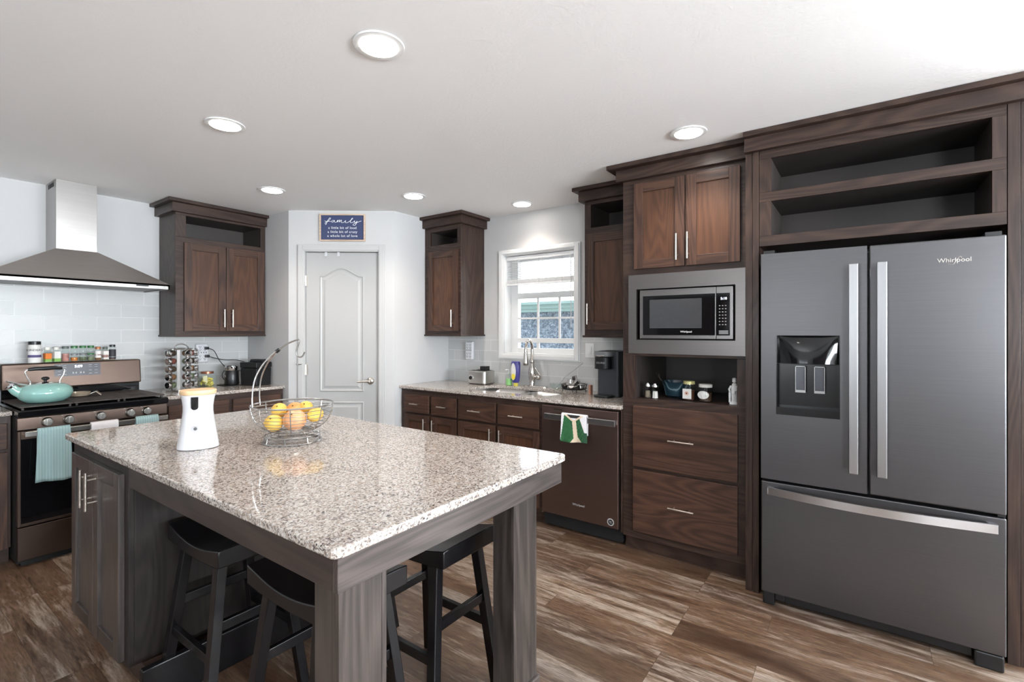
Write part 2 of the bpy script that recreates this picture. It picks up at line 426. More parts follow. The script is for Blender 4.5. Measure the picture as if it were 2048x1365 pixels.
# casing
mb = MB()
for a, b in ((.078, DU0), (DU1, .838)):
    mb.box((a, -.012, 0), (b, 0, DZ+.065)); mb.box((a+.008, -.019, 0), (b-.012, -.012, DZ+.055))
mb.box((DU0, -.012, DZ), (DU1, 0, DZ+.065)); mb.box((DU0-.012, -.019, DZ+.010), (DU1+.008, -.012, DZ+.055))
o = mb.build('trim_1', TRIM, bevel=.003); o.location = P0; o.rotation_euler = (0, 0, PA); struct(o)
# pantry door
dr = diag_root('door_1'); struct(dr)
mb = MB().box((DU0+.003, .018, .008), (DU1-.003, .055, DZ-.004))
def ring_panel(mb, outline, yb):
    def inset(pts, d):
        n = len(pts); out = []
        for i in range(n):
            p0, p, p2 = Vector(pts[i-1]), Vector(pts[i]), Vector(pts[(i+1) % n])
            a = (p-p0).normalized(); b = (p2-p).normalized()
            na, nb = Vector((-a.y, a.x)), Vector((-b.y, b.x)); q = (na+nb).normalized()
            out.append(p+q*d/max(.5, q.dot(na)))
        return out
    lv = [(0, 0), (.008, -.0075), (.018, -.001), (.032, -.001), (.05, -.007)]
    rings = [[(q[0], yb+dy, q[1]) for q in (inset(outline, d) if d else outline)] for d, dy in lv]
    n = len(outline)
    for r0, r1 in zip(rings, rings[1:]):
        mb.add(r0+r1, [(i, (i+1) % n, n+(i+1) % n, n+i) for i in range(n)])
    mb.add(rings[-1], [tuple(range(n))])
a, b = .262, .645
top = [(b, 1.872)]+[(b-.02-(b-a-.04)*t, 1.872+.0*t+.072*math.sin(PI*t)**1.6) for t in [i/16 for i in range(1, 16)]]+[(a, 1.872)]
ring_panel(mb, [(a, .862), (b, .862)]+top, .018)
ring_panel(mb, [(a, .20), (b, .20), (b, .775), (a, .775)], .018)
mb.build('door_panel', DOORP, dr, local=True, bevel=.0015)
mb = MB(); 
for z in (1.83, 1.055, .25): mb.cyl((DU0, .010, z-.045), .006, .09, 10); mb.box((DU0-.012, .013, z-.045), (DU0+.02, .0175, z+.045))
mb.build('hinge', NICKEL, dr, local=True)
mb = MB().lathe([(.031, 0), (.031, .006), (.026, .012), (.012, .016), (.012, .045)], (.702, .018, .955), 20, axis=(0, -1, 0))
mb.tube([(.702, -.025, .955), (.68, -.030, .955), (.64, -.030, .952), (.60, -.028, .950)], [.010, .010, .008, .007], 10)
mb.build('door_handle', NICKEL, dr, local=True)
for i, u in enumerate((.305, .412)):
    h = MB().box((u, .0165, DZ-.040), (u+.022, .0145, DZ+.0)).box((u, .0165, DZ-.040), (u+.022, .006, DZ-.032)).build('over_door_hook', WHITEP, bevel=.001)
    h.location = P0; h.rotation_euler = (0, 0, PA)
    tag(h, ('small white hook over the pantry door top, the one nearer the hinge', 'small white hook over the pantry door top, the one nearer the door centre')[i], 'hook', 'hooks over the pantry door')
# ball tip of the safety latch on the jamb
lt = MB().cyl((.105, -.019, 1.105), .006, .02, 10, axis=(0, -1, 0)).tube([(.09, -.04, 1.105), (.13, -.042, 1.106)], .0045, 8).sphere((.09, -.04, 1.105), .008, 12).build('door_stop', CHROME)
lt.location = P0; lt.rotation_euler = (0, 0, PA); tag(lt, 'small chrome latch on the casing beside the pantry door hinge', 'latch')

# ---- sign above pantry door
sg = diag_root('framed_sign', 'navy blue sign reading family in a pale wood frame above the pantry door', 'sign')
sg.location = P0+PU*.468; sg.location.z = 2.29
MW[sg] = Matrix.Translation(sg.location) @ Matrix.Rotation(PA, 4, 'Z')
NAVY = plain('navy_board', (52, 62, 98), .6); PALEW = wood('pale_wood_frame', 'X', (176, 150, 128), (196, 172, 150), (208, 186, 166), .5)
hw, hh, fw = .196, .118, .012
SR = Matrix.Rotation(-.012, 4, 'Y')
mb = MB()
mb.box((-hw, -.022, hh-fw), (hw, 0, hh)).box((-hw, -.022, -hh), (hw, 0, -hh+fw)).box((-hw, -.022, -hh+fw), (-hw+fw, 0, hh-fw)).box((hw-fw, -.022, -hh+fw), (hw, 0, hh-fw))
mb.build('frame', PALEW, sg, local=True, bevel=.001)
MB().box((-hw+fw, -.012, -hh+fw), (hw-fw, -.002, hh-fw)).build('board', NAVY, sg, local=True)
S = [ # script strokes in crop pixels: x 340..1560, y 250..1000
 [(440,405),(520,420),(590,370),(610,335),(590,325),(550,370),(510,440),(485,500),(465,500),(460,460),(500,430),(560,425),(620,430)],
 [(720,405),(680,400),(640,430),(650,450),(690,445),(725,405),(720,440),(745,460),(790,450)],
 [(790,450),(815,400),(810,460),(850,405),(870,410),(860,465),(905,410),(925,415),(915,470),(950,480),(1000,470)],
 [(1000,470),(1040,430),(1035,480),(1075,490),(1130,470),(1200,420),(1245,380),(1225,370),(1185,440),(1175,490),(1220,495),(1270,480)],
 [(1270,480),(1300,450),(1295,495),(1340,495),(1370,460),(1350,520),(1310,575),(1265,580),(1255,550),(1310,520),(1400,490),(1490,465)]]
mb = MB()
def sgn(p): return ((p[0]-950)/1220*2*(hw-fw), -.0135, (625-(p[1]-(p[0]-950)*.062))/700*2*(hh-fw))
def smooth(pts, n=4):
    out = []
    P = [pts[0]]+list(pts)+[pts[-1]]
    for i in range(1, len(P)-2):
        for t in range(n):
            t /= n; q = []
            for k in range(len(P[0])):
                a, b, c, d = P[i-1][k], P[i][k], P[i+1][k], P[i+2][k]
                q.append(.5*((2*b)+(-a+c)*t+(2*a-5*b+4*c-d)*t*t+(-a+3*b-3*c+d)*t**3))
            out.append(tuple(q))
    out.append(tuple(pts[-1])); return out
for st in S: mb.tube(smooth([sgn(p) for p in st]), .0019, 6)
mb.build('lettering_family', TXTW, sg, local=True)
for i, (tt, z) in enumerate((('a little bit of loud', -.002), ('a little bit of crazy', -.037), ('a whole lot of love', -.072))):
    text('lettering', tt, .030, TXTW, sg, plane_M((0.0, -.0135, z), (1, 0, 0), (0, 0, 1)), local=True, spacing=1.12)

# ---- kitchen window
wn = MB()
cw = .06
for (a, b, c, d) in ((WY0-cw, WY0, WZ0-.052, WZ1+.048), (WY1, WY1+cw, WZ0-.052, WZ1+.048)):
    wn.box((XR-.012, a, c), (XR, b, d)); wn.box((XR-.02, a+.012, c+.01), (XR-.012, b-.012, d-.01))
for (c, d) in ((WZ0-.052, WZ0), (WZ1, WZ1+.048)):
    wn.box((XR-.012, WY0, c), (XR, WY1, d)); wn.box((XR-.02, WY0-.012, c+.01), (XR-.012, WY1+.012, d-.008))
# white liner of the opening
wn.box((XR, WY0-.001, WZ0-.001), (XR+TH, WY0+.006, WZ1+.001)).box((XR, WY1-.006, WZ0), (XR+TH, WY1+.001, WZ1)).box((XR, WY0, WZ0-.001), (XR+TH, WY1, WZ0+.008)).box((XR, WY0, WZ1-.008), (XR+TH, WY1, WZ1+.001))
wo_ = struct(wn.build('window_1', WTRIM, bevel=.003))
fx = XR+.10
mb = MB()
A0, A1 = WY0+.006, WY1-.006
def bar(mb, y0, y1, z0, z1, x=fx, t=.03): mb.box((x, y0, z0), (x+t, y1, z1))
bar(mb, A0, A0+.042, WZ0+.008, WZ1-.008, fx, .05); bar(mb, A1-.075, A1, WZ0+.008, WZ1-.008, fx, .05)
bar(mb, A0+.042, A1-.075, WZ0+.008, 1.238, fx, .05); bar(mb, A0+.042, A1-.075, 1.287, 1.328, fx-.008); bar(mb, A0+.042, A1-.075, 1.685, 1.735, fx-.008)
bar(mb, A0+.042, A1-.075, WZ1-.05, WZ1-.008, fx+.03)
for y in (2.345, 2.125): bar(mb, y-.010, y+.010, 1.328, 1.685, fx, .012)
bar(mb, 2.335, 2.36, 1.238, 1.287, fx, .02)
bar(mb, A0+.042, A1-.075, 1.498, 1.514, fx+.001, .011)
mb.build('window_sash', WTRIM, wo_, bevel=.002)
MB().box((fx+.014, A0+.03, WZ0+.03), (fx+.018, A1-.03, WZ1-.03)).build('window_pane', GLASS, wo_)
bl = thing('window_blind', (XR+.04, 2.28, 1.8), 'white mini blind half lowered in the window over the sink', 'blind')
BLM = plain('blind_white', (236, 237, 238), .5, Subsurface_Weight=.0)
m_ = BLM.node_tree.nodes['Principled BSDF']; m_.inputs['Transmission Weight'].default_value = 0
mb = MB().box((XR+.015, A0+.01, WZ1-.045), (XR+.06, A1-.01, WZ1-.012)); mb.build('headrail', BLM, bl, bevel=.003)
mb = MB()
for i in range(11):
    z = WZ1-.062-i*.0165
    mb.add([(XR+.018, A0+.012, z-.004), (XR+.018, A1-.012, z-.004), (XR+.045, A1-.012, z+.004), (XR+.045, A0+.012, z+.004)], [(0, 1, 2, 3)])
    mb.add([(XR+.018, A0+.012, z-.0048), (XR+.018, A1-.012, z-.0048), (XR+.045, A1-.012, z+.0032), (XR+.045, A0+.012, z+.0032)], [(3, 2, 1, 0)])
tag(mb.build('slats', BLM, bl), None)
mb = MB()
for i in range(7): mb.box((XR+.017, A0+.012, 1.822+i*.0045), (XR+.045, A1-.012, 1.825+i*.0045))
mb.box((XR+.017, A0+.012, 1.802), (XR+.045, A1-.012, 1.819)); mb.build('bottom_rail', BLM, bl)
mb = MB().tube([(XR+.012, 1.965, 2.03), (XR+.010, 1.962, 1.42)], .0035, 8); mb.build('wand', WHITEP, bl)
for y in (2.05, 2.28, 2.51): MB().tube([(XR+.016, y, 2.03), (XR+.016, y, 1.81)], .001, 5).build('cord', TXTG, bl)

# ---- unseen windows and the glass door (they light the room)
def far_window(n, x, ys, zs, nx=2, axis='x'):
    mb = MB(); y0, y1 = ys; z0, z1 = zs
    def bx(a, b, c, d, t=.03):
        if axis == 'x': mb.box((x-t/2, a, c), (x+t/2, b, d))
        else: mb.box((a, x-t/2, c), (b, x+t/2, d))
    for a, b, c, d in ((y0, y0+.05, z0, z1), (y1-.05, y1, z0, z1), (y0, y1, z0, z0+.05), (y0, y1, z1-.05, z1), (y0, y1, (z0+z1)/2-.02, (z0+z1)/2+.02)): bx(a, b, c, d, .06)
    for i in range(1, nx): t = y0+(y1-y0)*i/nx; bx(t-.015, t+.015, z0, z1)
    return struct(mb.build('window_%d' % n, TRIM))
far_window(2, XL-.08, (-3.3, -2.1), (.9, 2.1), 3); far_window(3, XL-.08, (.6, 1.7), (.9, 2.1), 3)
far_window(4, YF-.08, (-1.0, 1.4), (.85, 2.15), 4, 'y'); far_window(5, YF-.08, (1.9, 3.1), (.85, 2.15), 2, 'y')
mb = MB()
for a, b in ((-2.7, -2.63), (-.64, -.60), (-1.70, -1.60)): mb.box((XR+.05, a, 0), (XR+.10, b, 2.1))
mb.box((XR+.05, -2.7, 2.03), (XR+.1, -.6, 2.1)).box((XR+.05, -2.7, 0), (XR+.1, -.6, .06)); struct(mb.build('door_2', TRIM))

# ---- neighbour's building seen through the kitchen window
SIDING = NT('blue_grey_siding'); v = SIDING.coords((1, 1, 1)); f = SIDING.noise(v, 22, 5, .75, 1.2)
SIDING.l(SIDING.ramp(f, [(.38, (62, 72, 84)), (.5, (96, 110, 124)), (.62, (150, 162, 172))]), SIDING.b.inputs['Base Color']); SIDING.set(Roughness=.9); SIDING.bump(f, .6, .03)
SIDING = SIDING.mat
nb = thing('neighbour_building', (6.6, 4.2, -.9), 'blue grey shingled building with pale green eave outside the kitchen window', 'building')
MB().box((6.6, .5, -.9), (7.6, 5.55, 1.69)).build('wall', SIDING, nb)
GRN = plain('pale_green_paint', (120, 146, 142), .6)
MB().box((6.40, .2, 1.69), (7.8, 5.75, 1.74)).box((6.36, .2, 1.74), (7.8, 5.75, 1.80)).box((6.30, .2, 1.80), (7.8, 5.75, 1.84)).build('eave', GRN, nb)
MB().box((6.55, 5.1, -.9), (6.6, 5.55, 1.69)).build('corner_board', GRN, nb)
gr = struct(MB().box((XR+TH, -8, -1.0), (20, 10, -.9)).build('ground', plain('yard_ground', (190, 190, 182), .9)))
pt = struct(MB().box((XR+TH, -3.4, -.12), (XR+2.6, -.4, -.02)).build('deck', plain('deck_boards', (190, 184, 176), .8)))

struct(MB().box((XR+TH, -.2, 2.5), (XR+TH+1.0, 5.2, 2.6)).build('added_sun_blocker', TRIM))  # unseen slab added to keep the sun out of the kitchen window
# ---- tile backsplashes
t1 = MB().box((-.1, YB-.008, .90), (1.605, YB, 1.72)).box((1.605, YB-.008, .90), (2.33, YB, 1.345)).build('tile_backsplash', TILE_L)
tag(t1, 'glossy white subway tile backsplash behind the range and left counter', 'backsplash')
t2 = MB().box((XR-.008, 1.25, .90), (XR, 3.32, 1.135)).box((XR-.008, 2.702, 1.135), (XR, 3.32, 1.345)).box((XR-.008, 1.25, 1.135), (XR, 1.864, 1.345)).build('tile_backsplash', TILE_R)
tag(t2, 'white tile backsplash behind the sink counter', 'backsplash')

# ---- recessed ceiling lights
LENS = emit('downlight_lens', (255, 250, 244), 14)
def downlight(x, y, label, power=21):
    t = thing('ceiling_light', (x, y, H), label, 'ceiling light', 'recessed ceiling lights')
    t['label'] = label
    MB().lathe([(.092, -.001), (.090, -.006), (.070, -.007), (.068, -.002)], (x, y, H), 36).build('trim_ring', WTRIM, t)
    MB().lathe([(.068, -.0015), (.068, -.009)], (x, y, H), 36).build('lens', LENS, t)
    d = bpy.data.lights.new('lamp', 'SPOT'); d.energy = power; d.color = (1, .88, .77); d.spot_size = math.radians(125); d.spot_blend = .7; d.shadow_soft_size = .065
    l = bpy.data.objects.new('lamp', d); C.objects.link(l); l.parent = t; l.location = (0, 0, -.02)
    return t
downlight(1.176, 1.44, 'recessed ceiling light nearest the camera, above the island front')
downlight(1.174, 2.629, 'recessed ceiling light above the far left part of the island')
downlight(1.92, 3.562, 'recessed ceiling light nearest the left wall cabinet and pantry sign')
downlight(2.643, 2.828, 'recessed ceiling light between pantry corner and sink counter')
downlight(3.328, 2.278, 'recessed ceiling light close to the wall above the sink window', 12)
downlight(2.643, .745, 'recessed ceiling light in front of the microwave cabinet', 24)
for i, (x, y) in enumerate(((1.18, -1.6), (-1.2, -1.6), (-1.2, 1.0), (-1.2, 3.3))):  # unseen lamps added behind the camera to brighten the room
    downlight(x, y, 'added unseen recessed light behind the camera over the dining area', 40)

# ------------------------------------------------------------------ cabinetry tools
def fb(mb, ax, P, u0, u1, z0, z1, w0, w1, m=0):
    """box on a front: u across, w = distance out of plane P (fronts face -X or -Y)"""
    if ax == 'X': mb.box((P-w0, u0, z0), (P-w1, u1, z1), m)
    else: mb.box((u0, P-w0, z0), (u1, P-w1, z1), m)
    return mb
def fp(ax, P, u, z, w): return (P-w, u, z) if ax == 'X' else (u, P-w, z)
def WH(ax): return WY if ax == 'X' else WX
def handle(parent, ax, P, u, z, vert, L=.15, out=.032):
    mb = MB()
    a, b = ((u, z-L/2), (u, z+L/2)) if vert else ((u-L/2, z), (u+L/2, z))
    mb.tube([fp(ax, P, a[0], a[1], out), fp(ax, P, b[0], b[1], out)], .0055, 10)
    for t in (.2, .8):
        uu, zz = a[0]+(b[0]-a[0])*t, a[1]+(b[1]-a[1])*t
        mb.tube([fp(ax, P, uu, zz, 0), fp(ax, P, uu, zz, out)], .004, 8)
    return mb.build('handle', NICKEL, parent)
def shaker(parent, ax, P, u0, u1, z0, z1, hu=None, hz=None, hL=.15, rail=.058, name='door', t=.02, mats=None):
    mb = MB()
    fb(mb, ax, P, u0, u0+rail, z0, z1, 0, t); fb(mb, ax, P, u1-rail, u1, z0, z1, 0, t)
    fb(mb, ax, P, u0+rail, u1-rail, z0, z0+rail, 0, t-.0003, 1); fb(mb, ax, P, u0+rail, u1-rail, z1-rail, z1, 0, t-.0003, 1)
    fb(mb, ax, P, u0+rail-.002, u1-rail+.002, z0+rail-.002, z1-rail+.002, 0, t-.011, 2)
    d = mb.build(name, mats or [WDV, WDY if ax == 'X' else WDX, WPAN], parent, bevel=.0016)
    if hu is not None: handle(d, ax, P-t, hu, hz, True, hL)
    return d
def slab(parent, ax, P, u0, u1, z0, z1, hL=.14, name='drawer', t=.02, hz=None):
    mb = MB(); fb(mb, ax, P, u0, u1, z0, z1, 0, t)
    d = mb.build(name, WDY if ax == 'X' else WDX, parent, bevel=.004)
    if hL: handle(d, ax, P-t, (u0+u1)/2, hz or (z0+z1)/2, False, hL)
    return d
def crown(parent, ax, P, u0, u1, z0=2.34, out=.035, cap=.07, ends=(1, 1), back=None):
    mb = MB(); e0, e1 = ends
    bd = back if back is not None else .10
    fb(mb, ax, P, u0-out*e0, u1+out*e1, z0, 2.412, -bd, out)
    fb(mb, ax, P, u0-cap*e0, u1+cap*e1, 2.412, 2.4385, -bd, cap)
    return mb.build('crown_moulding', WH(ax), parent, bevel=.0025)
def carcass(parent, ax, P, u0, u1, z0, z1, D, holes, t=.018, mat=None):
    """hollow cabinet: sides, top, bottom, back, face frame with openings (u0,u1,z0,z1, has_floor)"""
    mb = MB(); K = -D
    fb(mb, ax, P, u0, u0+t, z0, z1, K, -.02); fb(mb, ax, P, u1-t, u1, z0, z1, K, -.02)
    fb(mb, ax, P, u0+t, u1-t, z1-t, z1, K, -.02, 1); fb(mb, ax, P, u0+t, u1-t, z0, z0+t, K, -.02, 1)
    fb(mb, ax, P, u0+t, u1-t, z0+t, z1-t, K, K+.01, 2)
    # face frame split around openings
    zs = sorted(set([z0, z1]+[h[2] for h in holes]+[h[3] for h in holes]))
    for a, b in zip(zs, zs[1:]):
        hh = [h for h in holes if h[2] <= a+1e-6 and h[3] >= b-1e-6]
        if not hh: fb(mb, ax, P, u0, u1, a, b, -.02, 0, 1)
        else:
            h = hh[0]; fb(mb, ax, P, u0, h[0], a, b, -.02, 0); fb(mb, ax, P, h[1], u1, a, b, -.02, 0)
    for h in holes:
        fb(mb, ax, P, u0+t, u1-t, h[2]-.014, h[2], K+.01, -.02, 3 if len(h) > 4 else 2)
        fb(mb, ax, P, u0+t, u1-t, h[3], h[3]+.014, K+.01, -.02, 2)
        fb(mb, ax, P, h[0]-.014, h[0], h[2], h[3], K+.01, -.02, 2); fb(mb, ax, P, h[1], h[1]+.014, h[2], h[3], K+.01, -.02, 2)
    return mb.build('cabinet_body', [WV, WH(ax), WIN, WH(ax)], parent, bevel=.0012)

# upper cabinet on the left wall
uc = thing('wall_cabinet', (1.97, YB-.33, 1.35), 'dark wood two door wall cabinet with open top shelf beside the range hood', 'wall cabinet')
carcass(uc, 'Y', YB-.33, 1.61, 2.328, 1.35, 2.36, .33, [(1.684, 2.286, 2.15, 2.322)])
MB().box((1.60, YB-.342, 1.345), (2.328, YB, 1.360)).build('bottom_trim', WX, uc, bevel=.002)
shaker(uc, 'Y', YB-.33, 1.666, 1.981, 1.39, 2.105, 1.957, 1.50); shaker(uc, 'Y', YB-.33, 1.985, 2.310, 1.39, 2.105, 2.024, 1.50)
crown(uc, 'Y', YB-.33, 1.61, 2.328, ends=(1, 0), back=.33)
# narrow wall cabinet left of window
uc = thing('wall_cabinet', (XR-.33, 3.09, 1.35), 'narrow dark wood wall cabinet between pantry corner and window', 'wall cabinet')
carcass(uc, 'X', XR-.33, 2.875, 3.318, 1.35, 2.36, .33, [(2.915, 3.245, 2.175, 2.30)])
MB().box((XR-.342, 2.863, 1.345), (XR, 3.318, 1.360)).build('bottom_trim', WY, uc, bevel=.002)
shaker(uc, 'X', XR-.33, 2.90, 3.262, 1.39, 2.115, 2.945, 1.505)
crown(uc, 'X', XR-.33, 2.875, 3.318, ends=(1, 0), back=.33)
# wall cabinet right of window
uc = thing('wall_cabinet', (XR-.33, 1.45, 1.35), 'dark wood wall cabinet between window and microwave tower, partly hidden', 'wall cabinet')
carcass(uc, 'X', XR-.33, 1.25, 1.662, 1.35, 2.36, .33, [(1.27, 1.612, 2.146, 2.315)])
MB().box((XR-.342, 1.25, 1.345), (XR, 1.674, 1.360)).build('bottom_trim', WY, uc, bevel=.002)
shaker(uc, 'X', XR-.33, 1.27, 1.638, 1.40, 2.095, 1.617, 1.515)
crown(uc, 'X', XR-.33, 1.25, 1.662, ends=(0, 1), back=.33)

# ---- tall oven / microwave cabinet
FX = 2.96
tc_ = thing('tall_cabinet', (FX+.3, .87, 0), 'tall dark wood cabinet tower holding the microwave', 'tall cabinet')
carcass(tc_, 'X', FX, .512, 1.243, .09, 2.36, XR-FX-.001, [(.569, 1.163, .968, 1.235, 1), (.56, 1.16, 1.30, 1.69)])
shaker(tc_, 'X', FX, .854, 1.165, 1.778, 2.312, .893, 1.890, .155); shaker(tc_, 'X', FX, .550, .843, 1.778, 2.312, .829, 1.893, .155)
slab(tc_, 'X', FX, .562, 1.172, .545, .925, .15, hz=.735); slab(tc_, 'X', FX, .562, 1.172, .137, .525, .15, hz=.335)
MB().box((FX+.045, .512, 0), (FX+.06, 1.243, .09)).build('toe_kick', WY, tc_)
crown(tc_, 'X', FX, .512, 1.243, ends=(0, 1), cap=.08, back=.3)

# ---- base cabinets along the right wall
def base_unit(u0, u1, cols, label):
    b = thing('base_cabinet', (FX+.3, (u0+u1)/2, 0), label, 'base cabinet')
    mb = MB(); fb(mb, 'X', FX, u0, u1, .10, .889, -.02, 0, 1); fb(mb, 'X', FX, u0, u0+.018, .10, .70, -(XR-FX)+.001, -.02); fb(mb, 'X', FX, u1-.018, u1, .10, .70, -(XR-FX)+.001, -.02)
    fb(mb, 'X', FX, u0+.018, u1-.018, .10, .118, -(XR-FX)+.001, -.02); mb.build('cabinet_body', [WV, WY], b, bevel=.001)
    MB().box((FX+.06, u0, 0), (FX+.075, u1, .10)).build('toe_kick', WY, b)
    for a, c, side in cols:
        slab(b, 'X', FX, a, c, .690, .843, .10 if c-a < .32 else .125)
        shaker(b, 'X', FX, a, c, .13, .672, (a+.035) if side < 0 else (c-.035), .575, .15, rail=.055)
    return b
base_unit(2.645, 3.318, [(2.965, 3.265, -1), (2.655, 2.935, 1)], 'dark wood base cabinet at the far end beside the pantry wall')
base_unit(1.852, 2.645, [(2.260, 2.634, -1), (1.870, 2.238, 1)], 'dark wood sink base cabinet with worn drawer edges beside dishwasher')
sf = MB().box((FX, 1.245, .10), (FX+.02, 1.258, .889)).box((FX, 1.258, .878), (FX+.02, 1.852, .889)).build('dishwasher_surround', WV)
tag(sf, 'thin dark wood strip framing the dishwasher under the counter', 'filler strip')

# ---- dishwasher
dw = thing('dishwasher', (3.2, 1.55, 0), 'dark brown steel dishwasher with a towel on its bar handle', 'dishwasher')
MB().box((2.99, 1.262, .02), (3.52, 1.848, .874)).build('tub', BLACKM, dw)
MB().box((2.94, 1.268, .118), (2.985, 1.842, .872)).build('door', DWSS, dw, bevel=.004)
mb = MB().box((2.895, 1.272, .782), (2.908, 1.80, .823)).box((2.905, 1.275, .787), (2.94, 1.295, .818)).box((2.905, 1.777, .787), (2.94, 1.797, .818)); mb.build('handle', brushed('dishwasher_handle_steel', (190, 188, 190), .28, 'Y'), dw, bevel=.003)
MB().box((3.02, 1.27, .01), (3.035, 1.84, .112)).build('toe_kick', BLACK, dw)
MB().box((2.9385, 1.675, .846), (2.942, 1.745, .851)).build('vent', BLACKM, dw)
text('brand_lettering', 'Whirlpool', .022, TXTG, dw, MX(2.9392, 1.552, .218))
mb = MB().lathe([(.024, 0), (.024, .0008)], (2.94, 1.320, .157), 28, 0, axis=(-1, 0, 0)).lathe([(.017, .0008), (.017, .0012)], (2.94, 1.320, .157), 24, 1, axis=(-1, 0, 0))
mb.box((2.9382, 1.312, .160), (2.9376, 1.330, .164), 0).box((2.9382, 1.310, .151), (2.9376, 1.326, .155), 0)
mb.build('round_badge', [TXTG, BLACK], dw)
# green towel over handle
GREEN = plain('green_cotton', (40, 96, 56), .9, bumpy=.2, var=.15); CREAM = plain('cream_cotton', (214, 196, 172), .9); WHT = plain('white_cotton', (222, 220, 222), .9); DKG = plain('dark_green_cotton', (34, 74, 50), .9); DRK = plain('dark_line_cotton', (44, 40, 42), .9)
def cloth(name, fn, nu, nv, mats, matf, parent=None, th=.004):
    mb = MB()
    for i in range(nu):
        for j in range(nv):
            p = [fn(i/nu, j/nv), fn((i+1)/nu, j/nv), fn((i+1)/nu, (j+1)/nv), fn(i/nu, (j+1)/nv)]
            mb.add(p, [(0, 1, 2, 3)], matf((i+.5)/nu, (j+.5)/nv), True)
    o = mb.build(name, mats, parent)
    bm = bmesh.new(); bm.from_mesh(o.data); bmesh.ops.remove_doubles(bm, verts=bm.verts[:], dist=1e-5); bmesh.ops.recalc_face_normals(bm, faces=bm.faces[:]); bm.to_mesh(o.data); bm.free()
    s = o.modifiers.new('solid', 'SOLIDIFY'); s.thickness = th; s.offset = 0
    return o
def towel_fn(ax, P, back, ztop, u0, u1, zb, zb2, flare=.0, ripple=.004, nr=5):
    """drape over a bar at distance P, v: 0 back bottom -> 1 front bottom"""
    hb = ztop-zb2; hf = ztop-zb; r = back/2; L = hb+PI*r+hf
    def f(u, v):
        s = v*L
        if s < hb: w_, z = -r, zb2+s
        elif s < hb+PI*r:
            a = (s-hb)/r; w_, z = -r*math.cos(a), ztop+r*math.sin(a)
        else: w_, z = r, ztop-(s-hb-PI*r)
        k = max(0, (s-hb-PI*r)/hf)
        uu = u0+(u1-u0)*u; c = (u0+u1)/2
        uu = c+(uu-c)*(1+flare*k)
        if k > 0: z += .012*k*math.sin(u*5+1)*.5
        w_ += ripple*math.sin(u*nr*2*PI)*k+.004*k
        return fp(ax, P, uu, z, w_)
    return f
def green_pat(u, v):
    # u 0 = right in photo (low y); v front starts ~.45
    k = (v-.47)/.53; x = 1-u
    if k < 0: return 2
    if k > .62 and x > .88: return 3
    cx = .50+.10*k
    if k < .22:
        if abs(x-.5-(.22-k)*1.5) < .06 or abs(x-.5+(.22-k)*1.5) < .06: return 1
        if abs(x-.5) < (.22-k)*1.5: return 4 if k < .1 else 2
    elif abs(x-cx) < .075: return 1
    if k > .8 and abs(x-.6) < (k-.8)*.8+.06: return 1
    if x < .12-.12*k or x > .70+.35*k: return 2
    d = abs((x-.45)-.35*(k-.4)); 
    if d < .03 and .15 < k < .75 and x < .5: return 3
    if x > cx+.07: return 3 if (int(k*14)+int(x*20)) % 3 == 0 else 0
    return 0
gt = cloth('kitchen_towel', towel_fn('X', 2.9015, .024, .825, 1.468, 1.655, .651, .70, .08, .004, 2), 84, 120, [GREEN, CREAM, WHT, DKG, DRK], green_pat)
tag(gt, 'green towel with cream and white print hanging on the dishwasher handle', 'towel')

# ---- right counter with sink cut-out
CZ0, CZ1 = .889, .914
SX0, SX1, SY0, SY1 = 3.055, 3.44, 1.86, 2.67
ct = thing('countertop', (3.25, 2.28, CZ0), 'speckled granite worktop with the sink under the window', 'countertop')
def rrect(x0, y0, x1, y1, r, n=6):
    p = []
    for cx, cy, a0 in ((x1-r, y1-r, 0), (x0+r, y1-r, PI/2), (x0+r, y0+r, PI), (x1-r, y0+r, 1.5*PI)):
        for k in range(n+1): a = a0+PI/2*k/n; p.append((cx+r*math.cos(a), cy+r*math.sin(a)))
    return p
def slab_with_hole(outer, hole, z0, z1):
    bm = bmesh.new()
    def loop(pts, z): 
        vs = [bm.verts.new((x, y, z)) for x, y in pts]; return vs, [bm.edges.new((vs[i], vs[(i+1) % len(vs)])) for i in range(len(vs))]
    for z in (z0, z1):
        a, ea = loop(outer, z); b, eb = loop(hole, z)
        bmesh.ops.triangle_fill(bm, edges=ea+eb, use_beauty=True)
        if z == z0: A0_, B0_ = a, b
        else:
            for L0, L1 in ((A0_, a), (B0_, b)):
                n = len(L0)
                for i in range(n): bm.faces.new((L0[i], L0[(i+1) % n], L1[(i+1) % n], L1[i]))
    bmesh.ops.recalc_face_normals(bm, faces=bm.faces[:])
    return bm
hole = rrect(SX0, SY0, SX1, SY1, .13, 8)
bm = slab_with_hole([(2.93, 1.246), (XR-.008, 1.246), (XR-.008, 3.318), (2.93, 3.318)], hole, CZ0, CZ1)
me = bpy.data.meshes.new('stone_slab'); inv = MW[ct].inverted(); bm.transform(inv); bm.to_mesh(me); bm.free(); me.materials.append(STONE)
so = bpy.data.objects.new('stone_slab', me); C.objects.link(so); so.parent = ct
b_ = so.modifiers.new('bevel', 'BEVEL'); b_.width = .004; b_.segments = 2; b_.limit_method = 'ANGLE'; b_.angle_limit = math.radians(60)
